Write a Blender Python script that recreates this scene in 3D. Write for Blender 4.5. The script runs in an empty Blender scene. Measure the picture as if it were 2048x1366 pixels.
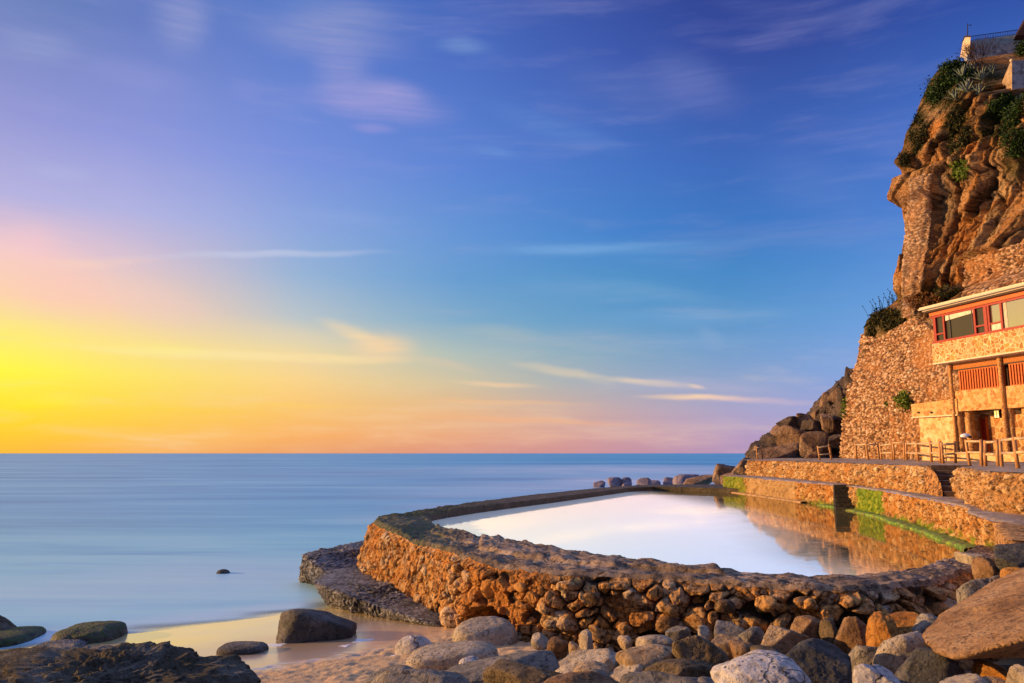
import bpy, bmesh, math, random
import numpy as np
from mathutils import Vector, Matrix
from mathutils.bvhtree import BVHTree

S = bpy.context.scene
COL = S.collection
R = math.radians

# ------------------------------------------------------------------ camera, light, exposure
FPX = 1536.0
CZ = 4.6
PITCH = math.atan(223.5 / FPX)
cam_d = bpy.data.cameras.new('camera'); cam_d.lens = 27.0; cam_d.sensor_width = 36.0
cam_d.clip_start = 0.1; cam_d.clip_end = 60000.0
cam = bpy.data.objects.new('camera', cam_d); COL.objects.link(cam)
cam.location = (0, 0, CZ); cam.rotation_euler = (R(90) + PITCH, 0, 0)
S.camera = cam
S.view_settings.view_transform = 'Standard'; S.view_settings.look = 'None'
S.view_settings.gamma = 1.0; S.view_settings.use_curve_mapping = False
S.view_settings.exposure = 0.35
S.render.engine = 'CYCLES'
S.cycles.max_bounces = 5; S.cycles.diffuse_bounces = 3; S.cycles.glossy_bounces = 3
S.cycles.transparent_max_bounces = 8

SUN_AZ = -81.0      # degrees from straight ahead, negative = left
SUN_EL = 10.0
sd = Vector((math.sin(R(SUN_AZ)) * math.cos(R(SUN_EL)), math.cos(R(SUN_AZ)) * math.cos(R(SUN_EL)), math.sin(R(SUN_EL))))
sun_d = bpy.data.lights.new('sun', 'SUN'); sun_d.energy = 5.0; sun_d.angle = R(0.6); sun_d.color = (1.0, 0.55, 0.20)
sun = bpy.data.objects.new('sun', sun_d); COL.objects.link(sun)
sun.location = (-30, 10, 30); sun.rotation_euler = sd.to_track_quat('Z', 'Y').to_euler()

CP, SP = math.cos(PITCH), math.sin(PITCH)
def ray(px, py):
    a = (px - 1024.0) / FPX; b = (683.0 - py) / FPX
    return Vector((a, CP - b * SP, SP + b * CP))
def G(px, py, z):
    d = ray(px, py); t = (z - CZ) / d.z
    return Vector((d.x * t, d.y * t, z))
def D(px, py, Y):
    d = ray(px, py); t = Y / d.y
    return Vector((d.x * t, Y, CZ + d.z * t))
def project(P):
    P = np.asarray(P, float)
    x = P[..., 0]; y = P[..., 1]; z = P[..., 2] - CZ
    dep = y * CP + z * SP; up = -y * SP + z * CP
    return 1024 + FPX * x / dep, 683 - FPX * up / dep

# ------------------------------------------------------------------ sky
def lin(c):
    return tuple(((v / 255.0) / 12.92 if v / 255.0 <= 0.04045 else ((v / 255.0 + 0.055) / 1.055) ** 2.4) for v in c)
SKX = [0, 300, 600, 900, 1200, 1500, 1800, 2048]
SKY = {
 0:   [(106,130,188),(98,122,190),(84,122,196),(66,100,184),(54,78,160),(42,60,138),(44,72,155),(48,82,168)],
 200: [(145,150,212),(128,140,215),(105,132,215),(88,122,205),(70,102,188),(64,88,172),(68,104,190),(70,114,200)],
 400: [(188,182,225),(165,174,230),(132,156,225),(98,140,218),(72,126,205),(58,112,192),(74,124,206),(80,130,212)],
 480: [(250,205,205),(205,192,222),(146,172,220),(104,152,214),(72,134,206),(60,122,196),(82,136,212),(86,142,216)],
 560: [(255,207,186),(232,198,198),(152,182,214),(106,158,210),(84,148,200),(72,138,200),(98,152,218),(102,156,220)],
 640: [(255,226,140),(255,210,172),(188,198,202),(130,172,202),(98,156,202),(92,150,204),(112,162,224),(115,165,224)],
 700: [(255,252,84),(255,226,140),(238,216,166),(176,192,188),(130,168,194),(114,156,206),(126,166,228),(128,168,228)],
 760: [(255,248,56),(255,226,104),(252,212,140),(212,198,164),(160,174,190),(138,162,206),(140,168,228),(140,168,226)],
 820: [(255,226,40),(255,212,76),(252,198,112),(234,184,134),(200,170,170),(168,164,204),(156,166,222),(150,165,220)],
 870: [(255,206,50),(255,196,80),(252,178,100),(236,168,126),(212,158,160),(182,156,196),(164,160,214),(158,160,214)],
 906: [(255,190,62),(252,176,92),(238,162,108),(222,152,132),(204,148,156),(178,148,190),(158,150,206),(152,150,206)],
}
SKR = sorted(SKY)
def sky_px(px, py):
    px = min(max(px, 0), 2048); py = min(max(py, 0), 906)
    j = max(i for i in range(len(SKR)) if SKR[i] <= py); j = min(j, len(SKR) - 2)
    i = max(k for k in range(len(SKX)) if SKX[k] <= px); i = min(i, len(SKX) - 2)
    fy = (py - SKR[j]) / (SKR[j + 1] - SKR[j]); fx = (px - SKX[i]) / (SKX[i + 1] - SKX[i])
    o = []
    for c in range(3):
        a = SKY[SKR[j]][i][c] * (1 - fx) + SKY[SKR[j]][i + 1][c] * fx
        b = SKY[SKR[j + 1]][i][c] * (1 - fx) + SKY[SKR[j + 1]][i + 1][c] * fx
        o.append(a * (1 - fy) + b * fy)
    return o
world = bpy.data.worlds.new('World'); S.world = world; world.use_nodes = True
def build_world():
    nt = world.node_tree; nt.nodes.clear(); L = nt.links
    N = nt.nodes.new
    def math_(op, a, b=None, clamp=False):
        n = N('ShaderNodeMath'); n.operation = op; n.use_clamp = clamp
        for k, v in enumerate([a, b]):
            if v is None: continue
            if isinstance(v, (int, float)): n.inputs[k].default_value = v
            else: L.new(v, n.inputs[k])
        return n.outputs[0]
    tc = N('ShaderNodeTexCoord')
    sep = N('ShaderNodeSeparateXYZ'); L.new(tc.outputs['Generated'], sep.inputs[0])
    az = math_('MULTIPLY', math_('ARCTAN2', sep.outputs[0], sep.outputs[1]), 180 / math.pi)
    el = math_('MULTIPLY', math_('ARCSINE', math_('MINIMUM', math_('MAXIMUM', sep.outputs[2], -1.0), 1.0)), 180 / math.pi)
    azn = math_('ADD', math_('DIVIDE', az, 360.0), 0.5)
    els = [0.0, 1.2, 3.0, 5.2, 7.4, 9.8, 12.8, 16.0, 21.0, 28.0, 33.0, 60.0, 90.0]
    azs = [-33.5, -28, -22, -16, -10, -4, 3, 10, 16, 22, 28, 33.5]
    prev = None
    for k, e in enumerate(els):
        cr = N('ShaderNodeValToRGB'); L.new(azn, cr.inputs[0])
        stops = []
        for a in azs:
            d = np.array([math.sin(R(a)) * math.cos(R(e)), math.cos(R(a)) * math.cos(R(e)), math.sin(R(e))])
            ee = min(e, 33)
            d = np.array([math.sin(R(a)) * math.cos(R(ee)), math.cos(R(a)) * math.cos(R(ee)), math.sin(R(ee))])
            px, py = project(d + np.array([0, 0, CZ]))
            c = np.array(lin(sky_px(px, py)))
            if e > 40: c = np.array([.42, .60, 1.06]) * (1.0 if e < 80 else 1.15)
            stops.append((a, c))
        low = max(0, 1 - e / 30.0)
        l0, r0 = stops[0][1], stops[-1][1]
        sunc = np.array([1.0, .62, 0.20]) * low + np.array([.16, .20, .42]) * (1 - low)
        back = np.array([.10, .12, .26])
        stops = [(-180, back), (-125, back * .6 + sunc * .4), (-81, sunc), (-55, l0 * .5 + sunc * .5)] + stops + [(60, r0), (110, r0 * .6 + back * .4), (180, back)]
        el_ = cr.color_ramp.elements
        while len(el_) > 1: el_.remove(el_[0])
        el_[0].position = (stops[0][0]) / 360 + .5; el_[0].color = (*stops[0][1], 1)
        for a, c in stops[1:]:
            q = el_.new(a / 360 + .5); q.color = (*c, 1)
        if prev is None: prev = cr.outputs[0]
        else:
            mr = N('ShaderNodeMapRange'); L.new(el, mr.inputs[0]); mr.inputs[1].default_value = els[k - 1]; mr.inputs[2].default_value = e
            mx = N('ShaderNodeMixRGB'); L.new(mr.outputs[0], mx.inputs[0]); L.new(prev, mx.inputs[1]); L.new(cr.outputs[0], mx.inputs[2])
            prev = mx.outputs[0]
    # cirrus, laid out in azimuth and elevation
    cv = N('ShaderNodeCombineXYZ'); L.new(az, cv.inputs[0]); L.new(el, cv.inputs[1])
    wn = N('ShaderNodeTexNoise'); wn.inputs['Scale'].default_value = 0.12; wn.inputs['Detail'].default_value = 4; L.new(cv.outputs[0], wn.inputs['Vector'])
    wv = N('ShaderNodeVectorMath'); wv.operation = 'MULTIPLY_ADD'; L.new(wn.outputs['Color'], wv.inputs[0]); wv.inputs[1].default_value = (3.2, 1.0, 0); L.new(cv.outputs[0], wv.inputs[2])
    wv2 = N('ShaderNodeVectorMath'); wv2.operation = 'SUBTRACT'; L.new(wv.outputs[0], wv2.inputs[0]); wv2.inputs[1].default_value = (1.6, .5, 0)
    V = wv2.outputs[0]
    def stretched(sx, sy, rot, scale, detail, lo, hi, off=0.0):
        mp = N('ShaderNodeMapping'); mp.inputs['Rotation'].default_value = (0, 0, R(rot)); mp.inputs['Scale'].default_value = (sx, sy, 1); mp.inputs['Location'].default_value = (off, off * .7, off)
        L.new(V, mp.inputs[0])
        n = N('ShaderNodeTexNoise'); n.inputs['Scale'].default_value = scale; n.inputs['Detail'].default_value = detail; n.inputs['Roughness'].default_value = .55
        L.new(mp.outputs[0], n.inputs['Vector'])
        m = N('ShaderNodeMapRange'); m.interpolation_type = 'SMOOTHSTEP'; m.inputs[1].default_value = lo; m.inputs[2].default_value = hi; L.new(n.outputs[0], m.inputs[0])
        return m.outputs[0]
    f1 = stretched(.10, .55, 8, 1.0, 7, .50, .78)
    f2 = stretched(.05, .38, 14, 1.0, 6, .50, .75, 5.3)
    fine = stretched(.18, 2.4, 5, 1.0, 6, .25, .75, 2.0)
    # clear band between el 7 and 14 on the right is kept by fading with elevation
    g = math_('MULTIPLY', math_('ADD', f1, f2, True), math_('ADD', math_('MULTIPLY', fine, .6), .4))
    def mixc(prev, fac, col, amt):
        mx = N('ShaderNodeMixRGB'); L.new(math_('MULTIPLY', fac, amt, True), mx.inputs[0]); L.new(prev, mx.inputs[1]); mx.inputs[2].default_value = (*lin(col), 1)
        return mx.outputs[0]
    prev = mixc(prev, math_('MULTIPLY', g, math_('DIVIDE', el, 20.0, True)), (172, 170, 215), .19)
    low_ = math_('SUBTRACT', 1.0, math_('DIVIDE', el, 12.0, True))
    prev = mixc(prev, math_('MULTIPLY', g, low_), (255, 222, 178), .42)
    def AE(px, py):
        d = ray(px, py).normalized(); return math.degrees(math.atan2(d.x, d.y)), math.degrees(math.asin(d.z))
    for (x0, y0, x1, y1, w, col, amt) in [
        (120, 690, 640, 716, 9, (255, 236, 170), .55), (430, 706, 830, 722, 9, (255, 226, 165), .75), (640, 640, 790, 700, 13, (245, 218, 172), .75),
        (690, 688, 840, 706, 26, (250, 212, 165), .8), (820, 715, 960, 745, 9, (225, 200, 170), .4), (420, 650, 760, 690, 16, (235, 215, 180), .25),
        (300, 512, 760, 504, 7, (205, 210, 232), .6), (0, 528, 330, 518, 9, (255, 215, 190), .4), (1000, 500, 1280, 492, 9, (130, 175, 225), .45),
        (1200, 752, 1400, 778, 6, (255, 222, 175), .7), (1010, 724, 1240, 762, 9, (230, 208, 175), .55), (1280, 792, 1500, 799, 5, (255, 215, 170), .95), (1350, 797, 1680, 803, 6, (225, 190, 200), .45),
        (1220, 764, 1560, 780, 14, (185, 180, 205), .5), (1370, 772, 1410, 779, 4, (250, 214, 180), .7), (900, 764, 1090, 773, 5, (248, 208, 165), .6), (820, 800, 1180, 806, 5, (250, 195, 140), .45),
        (760, 826, 1300, 850, 6, (250, 180, 130), .5), (0, 812, 180, 800, 10, (255, 240, 40), .5), (380, 806, 720, 814, 5, (255, 206, 100), .6), (200, 690, 420, 700, 10, (255, 240, 130), .4),
        (480, 50, 820, 90, 34, (152, 158, 208), .60), (560, 15, 800, 40, 30, (150, 158, 205), .5), (640, 90, 740, 200, 50, (150, 155, 212), .6), (600, 180, 900, 225, 30, (165, 160, 218), .65), (720, 170, 860, 190, 20, (172, 165, 218), .5), (860, 85, 990, 95, 14, (125, 155, 210), .55),
        (700, 250, 800, 262, 9, (160, 155, 218), .5), (300, 25, 420, 60, 55, (160, 165, 212), .5), (0, 75, 160, 100, 22, (150, 160, 210), .5), (940, 296, 1040, 314, 10, (110, 150, 215), .5),
        (1100, 150, 1480, 200, 40, (95, 115, 185), .45), (1300, 100, 1460, 180, 30, (95, 115, 180), .35), (1500, 330, 1760, 420, 50, (105, 135, 205), .3), (1150, 560, 1500, 610, 16, (120, 165, 205), .3),
        (1390, 660, 1450, 690, 16, (145, 175, 210), .4), (1250, 690, 1560, 676, 14, (135, 170, 212), .35), (60, 340, 180, 350, 14, (178, 182, 226), .5), (450, 170, 520, 190, 16, (140, 150, 218), .4),
        (900, 660, 1100, 675, 14, (180, 190, 185), .35), (1050, 470, 1500, 540, 20, (92, 150, 212), .25), (-40, 540, 260, 600, 46, (255, 200, 188), .55), (0, 470, 120, 500, 30, (250, 200, 205), .4), (180, 560, 420, 640, 40, (246, 204, 196), .4), (960, 500, 1500, 480, 12, (120, 170, 220), .4), (1000, 560, 1400, 600, 20, (110, 165, 210), .35), (1150, 640, 1640, 620, 16, (130, 172, 214), .35), (150, 130, 420, 190, 26, (150, 155, 216), .4), (960, 200, 1260, 300, 22, (100, 140, 210), .4), (1300, 130, 1480, 215, 34, (108, 120, 190), .5), (520, 420, 820, 440, 14, (150, 172, 228), .3)]:
        a0, e0 = AE(x0, y0); a1, e1 = AE(x1, y1)
        mp = N('ShaderNodeMapping'); mp.vector_type = 'TEXTURE'
        mp.inputs['Location'].default_value = ((a0 + a1) / 2, (e0 + e1) / 2, 0)
        mp.inputs['Rotation'].default_value = (0, 0, math.atan2(e1 - e0, a1 - a0))
        mp.inputs['Scale'].default_value = (math.hypot(a1 - a0, e1 - e0) * .62, w / 27.0 * 1.5, 1)
        L.new(V, mp.inputs[0])
        ln = N('ShaderNodeVectorMath'); ln.operation = 'LENGTH'; L.new(mp.outputs[0], ln.inputs[0])
        m = N('ShaderNodeMapRange'); m.interpolation_type = 'SMOOTHERSTEP'; m.inputs[1].default_value = 1.15; m.inputs[2].default_value = 0.0; L.new(ln.outputs['Value'], m.inputs[0])
        prev = mixc(prev, math_('MULTIPLY', m.outputs[0], math_('ADD', math_('MULTIPLY', fine, .45), .62)), col, amt)
    bg = N('ShaderNodeBackground'); L.new(prev, bg.inputs[0]); bg.inputs[1].default_value = 0.775
    st = N('ShaderNodeTexSky'); st.sky_type = 'NISHITA'; st.sun_disc = False; st.sun_elevation = R(SUN_EL); st.sun_rotation = R(SUN_AZ)
    b2 = N('ShaderNodeBackground'); L.new(st.outputs[0], b2.inputs[0]); b2.inputs[1].default_value = 0.002
    ad = N('ShaderNodeAddShader'); L.new(bg.outputs[0], ad.inputs[0]); L.new(b2.outputs[0], ad.inputs[1])
    out = N('ShaderNodeOutputWorld'); L.new(ad.outputs[0], out.inputs[0])
build_world()

# ------------------------------------------------------------------ noise (numpy)
def _h(i, j, k, s):
    n = (i.astype(np.int64) * 73856093) ^ (j.astype(np.int64) * 19349663) ^ (k.astype(np.int64) * 83492791) ^ (s * 2654435761)
    n = (n & 0xFFFFFFFF).astype(np.uint64)
    n = ((n ^ (n >> np.uint64(16))) * np.uint64(0x45d9f3b)) & np.uint64(0xFFFFFFFF)
    n = ((n ^ (n >> np.uint64(16))) * np.uint64(0x45d9f3b)) & np.uint64(0xFFFFFFFF)
    n = n ^ (n >> np.uint64(16))
    return n.astype(np.float64) / 4294967295.0
def vn(p, s=0):
    p = np.asarray(p, float); f = np.floor(p); t = p - f; t = t * t * (3 - 2 * t); i = f.astype(np.int64)
    x, y, z = i[:, 0], i[:, 1], i[:, 2]
    def hh(a, b, c): return _h(x + a, y + b, z + c, s)
    tx, ty, tz = t[:, 0], t[:, 1], t[:, 2]
    a = hh(0,0,0) * (1-tx) + hh(1,0,0) * tx; b = hh(0,1,0) * (1-tx) + hh(1,1,0) * tx
    c = hh(0,0,1) * (1-tx) + hh(1,0,1) * tx; d = hh(0,1,1) * (1-tx) + hh(1,1,1) * tx
    return ((a * (1-ty) + b * ty) * (1-tz) + (c * (1-ty) + d * ty) * tz) * 2 - 1
def fbm(p, o=4, g=.5, s=0):
    p = np.asarray(p, float); r = 0; a = 1; n = 0
    for k in range(o):
        r = r + a * vn(p * (2.03 ** k) + k * 17.3, s + k); n += a; a *= g
    return r / n
def ridged(p, o=4, g=.5, s=0):
    p = np.asarray(p, float); r = 0; a = 1; n = 0
    for k in range(o):
        r = r + a * (1 - 2 * np.abs(vn(p * (2.03 ** k) + k * 11.7, s + k))); n += a; a *= g
    return r / n
def voro2(p, s=0, jit=.9):
    """F1, F2, two random ids and the offset from the cell centre (2-D cells in x, y)"""
    p = np.asarray(p, float); f = np.floor(p).astype(np.int64); N_ = len(p)
    F1 = np.full(N_, 9.); F2 = np.full(N_, 9.); I1 = np.zeros(N_); I2 = np.zeros(N_); I3 = np.zeros(N_); O = np.zeros((N_, 2)); z = f[:, 0] * 0
    for a in (-1, 0, 1):
        for b in (-1, 0, 1):
            x, y = f[:, 0] + a, f[:, 1] + b
            q = np.stack([x + .5 + (_h(x, y, z, s + 1) - .5) * jit, y + .5 + (_h(x, y, z, s + 2) - .5) * jit], 1)
            dv = p[:, :2] - q; d = np.sqrt((dv ** 2).sum(1)); m = d < F1
            F2 = np.where(m, F1, np.minimum(F2, d)); I1 = np.where(m, _h(x, y, z, s + 4), I1); I2 = np.where(m, _h(x, y, z, s + 5), I2); I3 = np.where(m, _h(x, y, z, s + 6), I3)
            O = np.where(m[:, None], dv, O); F1 = np.where(m, d, F1)
    return F1, F2, I1, I2, I3, O
def voro(p, s=0, jit=.9):
    p = np.asarray(p, float); f = np.floor(p).astype(np.int64)
    F1 = np.full(len(p), 9.); F2 = np.full(len(p), 9.); ID = np.zeros(len(p))
    for a in (-1, 0, 1):
        for b in (-1, 0, 1):
            for c in (-1, 0, 1):
                x, y, z = f[:, 0] + a, f[:, 1] + b, f[:, 2] + c
                q = np.stack([x + .5 + (_h(x, y, z, s + 1) - .5) * jit, y + .5 + (_h(x, y, z, s + 2) - .5) * jit, z + .5 + (_h(x, y, z, s + 3) - .5) * jit], 1)
                d = np.sqrt(((q - p) ** 2).sum(1)); idd = _h(x, y, z, s + 4)
                m = d < F1
                F2 = np.where(m, F1, np.minimum(F2, d)); ID = np.where(m, idd, ID); F1 = np.where(m, d, F1)
    return F1, F2, ID
def sstep(a, b, x):
    t = np.clip((x - a) / (b - a), 0, 1); return t * t * (3 - 2 * t)

# ------------------------------------------------------------------ mesh helpers
def mesh_np(name, V, F, mat=None, attrs=None, smooth=True, parent=None):
    V = np.asarray(V, np.float32); F = np.asarray(F, np.int32); k = F.shape[1]
    me = bpy.data.meshes.new(name)
    me.vertices.add(len(V)); me.vertices.foreach_set('co', V.ravel())
    me.loops.add(F.size); me.loops.foreach_set('vertex_index', F.ravel())
    me.polygons.add(len(F)); me.polygons.foreach_set('loop_start', np.arange(0, F.size, k, dtype=np.int32)); me.polygons.foreach_set('loop_total', np.full(len(F), k, np.int32))
    if attrs:
        for an, av in attrs.items():
            at = me.attributes.new(an, 'FLOAT', 'POINT'); at.data.foreach_set('value', np.asarray(av, np.float32))
    me.update(calc_edges=True)
    me.polygons.foreach_set('use_smooth', np.full(len(F), smooth)); me.update()
    o = bpy.data.objects.new(name, me); COL.objects.link(o)
    if mat: me.materials.append(mat)
    if parent: o.parent = parent
    return o
def tag(o, label=None, cat=None, group=None, kind=None):
    if label: o['label'] = label
    if cat: o['category'] = cat
    if group: o['group'] = group
    if kind: o['kind'] = kind
    return o
def empty(name, loc, label, cat, group=None):
    o = bpy.data.objects.new(name, None); COL.objects.link(o); o.location = loc; o.empty_display_size = .2
    bpy.context.view_layer.update() if False else None
    return tag(o, label, cat, group)
def gridF(nr, nc, flip=False):
    i = np.arange(nr - 1)[:, None] * nc + np.arange(nc - 1)[None, :]
    f = np.stack([i, i + 1, i + nc + 1, i + nc], -1).reshape(-1, 4)
    return f[:, ::-1] if flip else f
def from_bm(name, bm, mat, parent=None, smooth=False):
    me = bpy.data.meshes.new(name); bm.to_mesh(me); bm.free()
    for p in me.polygons: p.use_smooth = smooth
    me.materials.append(mat); o = bpy.data.objects.new(name, me); COL.objects.link(o)
    if parent: o.parent = parent
    return o
def local(o, parent):
    """keep world-space mesh coordinates while hanging it under an Empty placed in the world"""
    o.parent = parent; o.matrix_parent_inverse = Matrix.Translation(parent.location).inverted(); return o
_ico = {}
def ico(n):
    if n not in _ico:
        bm = bmesh.new(); bmesh.ops.create_icosphere(bm, subdivisions=n, radius=1.0)
        bm.verts.ensure_lookup_table()
        V = np.array([v.co[:] for v in bm.verts]); V /= np.linalg.norm(V, axis=1)[:, None]
        F = np.array([[v.index for v in f.verts] for f in bm.faces]); bm.free(); _ico[n] = (V, F)
    return _ico[n]
def rotm(rx, ry, rz): return np.array(Matrix.Rotation(rz, 3, 'Z') @ Matrix.Rotation(ry, 3, 'Y') @ Matrix.Rotation(rx, 3, 'X'))
def tube(bm, pts, rads, n=8, cap=True):
    rings = []
    for i, p in enumerate(pts):
        p = Vector(p); a = Vector(pts[max(i - 1, 0)]); b = Vector(pts[min(i + 1, len(pts) - 1)]); t = (b - a).normalized()
        u = t.orthogonal().normalized(); v = t.cross(u)
        rings.append([bm.verts.new(p + (u * math.cos(2 * math.pi * k / n) + v * math.sin(2 * math.pi * k / n)) * rads[i]) for k in range(n)])
    for r0, r1 in zip(rings, rings[1:]):
        for k in range(n):
            try: bm.faces.new((r0[k], r0[(k + 1) % n], r1[(k + 1) % n], r1[k]))
            except ValueError: pass
    if cap:
        bm.faces.new(rings[0][::-1]); bm.faces.new(rings[-1])
def hexa(bm, c8):
    v = [bm.verts.new(c) for c in c8]
    for f in ((0, 3, 2, 1), (4, 5, 6, 7), (0, 1, 5, 4), (1, 2, 6, 5), (2, 3, 7, 6), (3, 0, 4, 7)):
        bm.faces.new([v[i] for i in f])

# ------------------------------------------------------------------ materials
def new_mat(name):
    m = bpy.data.materials.new(name); m.use_nodes = True; nt = m.node_tree
    b = nt.nodes['Principled BSDF']; return m, nt, b
def nd(nt, t, **kw):
    n = nt.nodes.new(t)
    for k, v in kw.items():
        if k in n.inputs.keys() if isinstance(k, str) else False: n.inputs[k].default_value = v
        else: setattr(n, k, v)
    return n
def mx(nt, fac, a, b, blend='MIX'):
    n = nt.nodes.new('ShaderNodeMixRGB'); n.blend_type = blend
    for k, v in enumerate((fac, a, b)):
        if isinstance(v, (int, float)): n.inputs[k].default_value = v
        elif isinstance(v, tuple): n.inputs[k].default_value = (*v, 1) if len(v) == 3 else v
        else: nt.links.new(v, n.inputs[k])
    return n.outputs[0]
def ma(nt, op, a, b=None, c=None, clamp=False):
    n = nt.nodes.new('ShaderNodeMath'); n.operation = op; n.use_clamp = clamp
    for k, v in enumerate((a, b, c)):
        if v is None: continue
        if isinstance(v, (int, float)): n.inputs[k].default_value = v
        else: nt.links.new(v, n.inputs[k])
    return n.outputs[0]
def ramp(nt, fac, stops):
    n = nt.nodes.new('ShaderNodeValToRGB'); nt.links.new(fac, n.inputs[0]); e = n.color_ramp.elements
    while len(e) > 1: e.remove(e[0])
    e[0].position = stops[0][0]; c = stops[0][1]; e[0].color = (*c, 1) if isinstance(c, tuple) else (c, c, c, 1)
    for p, c in stops[1:]:
        q = e.new(p); q.color = (*c, 1) if isinstance(c, tuple) else (c, c, c, 1)
    return n.outputs[0]
def noise(nt, vec, scale, detail=6, rough=.55, dist=0.0):
    n = nt.nodes.new('ShaderNodeTexNoise'); n.inputs['Scale'].default_value = scale; n.inputs['Detail'].default_value = detail
    n.inputs['Roughness'].default_value = rough; n.inputs['Distortion'].default_value = dist; nt.links.new(vec, n.inputs['Vector']); return n.outputs[0]
def vor(nt, vec, scale, feat='F1', out='Distance', rnd=1.0):
    n = nt.nodes.new('ShaderNodeTexVoronoi'); n.feature = feat; n.inputs['Scale'].default_value = scale; n.inputs['Randomness'].default_value = rnd
    nt.links.new(vec, n.inputs['Vector']); return n.outputs[out]
def attr(nt, name):
    n = nt.nodes.new('ShaderNodeAttribute'); n.attribute_name = name; return n.outputs['Fac']
def coords(nt, use='Object', scale=(1, 1, 1), rnd=True, rot=(0, 0, 0)):
    tc = nt.nodes.new('ShaderNodeTexCoord'); mp = nt.nodes.new('ShaderNodeMapping'); mp.inputs['Scale'].default_value = scale; mp.inputs['Rotation'].default_value = rot
    nt.links.new(tc.outputs[use], mp.inputs[0])
    if rnd:
        oi = nt.nodes.new('ShaderNodeObjectInfo'); v = nt.nodes.new('ShaderNodeVectorMath'); v.operation = 'MULTIPLY'
        cb = nt.nodes.new('ShaderNodeCombineXYZ')
        for k in range(3): nt.links.new(oi.outputs['Random'], cb.inputs[k])
        nt.links.new(cb.outputs[0], v.inputs[0]); v.inputs[1].default_value = (37, 53, 71); nt.links.new(v.outputs[0], mp.inputs['Location'])
    return mp.outputs[0]
def bump(nt, b, hs, strength=1.0, dist=.05):
    prev = None
    for h, s, d in hs:
        n = nt.nodes.new('ShaderNodeBump'); n.inputs['Strength'].default_value = s * strength; n.inputs['Distance'].default_value = d
        nt.links.new(h, n.inputs['Height'])
        if prev: nt.links.new(prev, n.inputs['Normal'])
        prev = n.outputs[0]
    nt.links.new(prev, b.inputs['Normal'])
def rock_mat(name, c0, c1, c2, crack=.5, rough=.85, sc=1.0, bstr=1.0, lichen=None, streak=(1, 1, 1), pit=.5, scales=False):
    m, nt, b = new_mat(name); v = coords(nt, scale=streak)
    n1 = noise(nt, v, 1.3 * sc, 8, .6, .3); n2 = noise(nt, v, 9 * sc, 8, .65); n3 = noise(nt, v, 34 * sc, 5, .6)
    base = ramp(nt, n1, [(.30, c0), (.48, c1), (.66, c2)])
    base = mx(nt, ramp(nt, n2, [(.32, .75), (.5, 0.0)]), base, tuple(x * .35 for x in c0))
    base = mx(nt, ramp(nt, n3, [(.55, 0.0), (.72, .35)]), base, tuple(min(1, x * 1.5) for x in c2))
    vw = nt.nodes.new('ShaderNodeVectorMath'); vw.operation = 'MULTIPLY_ADD'; nz = nt.nodes.new('ShaderNodeTexNoise'); nz.inputs['Scale'].default_value = 2.2 * sc; nz.inputs['Detail'].default_value = 5
    nt.links.new(v, nz.inputs['Vector']); nt.links.new(nz.outputs['Color'], vw.inputs[0]); vw.inputs[1].default_value = (.7, .7, .7); nt.links.new(v, vw.inputs[2])
    cr = vor(nt, vw.outputs[0], 1.7 * sc, 'DISTANCE_TO_EDGE'); crm = ramp(nt, cr, [(0.0, 1.0), (.022, 0.0)])
    base = mx(nt, ma(nt, 'MULTIPLY', crm, crack), base, tuple(x * .2 for x in c0))
    pt = vor(nt, v, 14 * sc, 'F1'); ptm = ramp(nt, pt, [(.10, 1.0), (.30, 0.0)])
    ptn = ma(nt, 'MULTIPLY', ptm, ramp(nt, n1, [(.45, 0.0), (.6, pit)]))
    base = mx(nt, ptn, base, tuple(x * .3 for x in c0))
    if lichen:
        geo = nt.nodes.new('ShaderNodeNewGeometry'); sp = nt.nodes.new('ShaderNodeSeparateXYZ'); nt.links.new(geo.outputs['Normal'], sp.inputs[0])
        f = ma(nt, 'MULTIPLY', ramp(nt, sp.outputs[2], [(.25, 0.0), (.8, 1.0)]), ramp(nt, n2, [(.42, 0.0), (.56, 1.0)]))
        base = mx(nt, ma(nt, 'MULTIPLY', f, lichen[1]), base, lichen[0])
    extra = []
    if scales:
        sv = vor(nt, coords(nt, scale=(5.5, 9, 5.5)), 1.0, 'DISTANCE_TO_EDGE'); sm = ramp(nt, sv, [(0.0, 0.0), (.18, 1.0)])
        sm = ma(nt, 'MAXIMUM', sm, ramp(nt, noise(nt, v, 1.4, 4), [(.45, 0.0), (.6, .8)])); base = mx(nt, ma(nt, 'SUBTRACT', 1.0, sm), base, tuple(x * .35 for x in c0)); extra = [(sm, .9, .10)]
    nt.links.new(base, b.inputs['Base Color']); b.inputs['Roughness'].default_value = rough; b.inputs['Specular IOR Level'].default_value = .25
    bump(nt, b, extra + [(n2, 1.0, .09 / sc), (n3, .8, .02 / sc), (ma(nt, 'SUBTRACT', 1.0, crm), crack, .03), (ma(nt, 'SUBTRACT', 1.0, ptn), .8, .03)], bstr * 1.25)
    return m
M = {}
M['pale'] = rock_mat('pale_limestone', (.30, .24, .17), (.50, .42, .32), (.66, .58, .47), .35, pit=.8)
M['white'] = rock_mat('white_limestone', (.42, .38, .36), (.72, .68, .66), (.85, .82, .80), .9, pit=.9)
M['grey'] = rock_mat('grey_rock', (.13, .12, .10), (.26, .24, .21), (.42, .38, .33), .5)
M['dark'] = rock_mat('dark_rock', (.035, .035, .035), (.09, .09, .085), (.20, .19, .18), .4, .7)
M['brown'] = rock_mat('brown_rock', (.13, .07, .035), (.32, .19, .10), (.50, .34, .20), .4)
M['tan'] = rock_mat('tan_rock', (.26, .16, .08), (.48, .34, .20), (.64, .50, .34), .4, pit=.8)
M['orange'] = rock_mat('orange_rock', (.22, .08, .02), (.50, .22, .05), (.66, .36, .10), .4)
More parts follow.
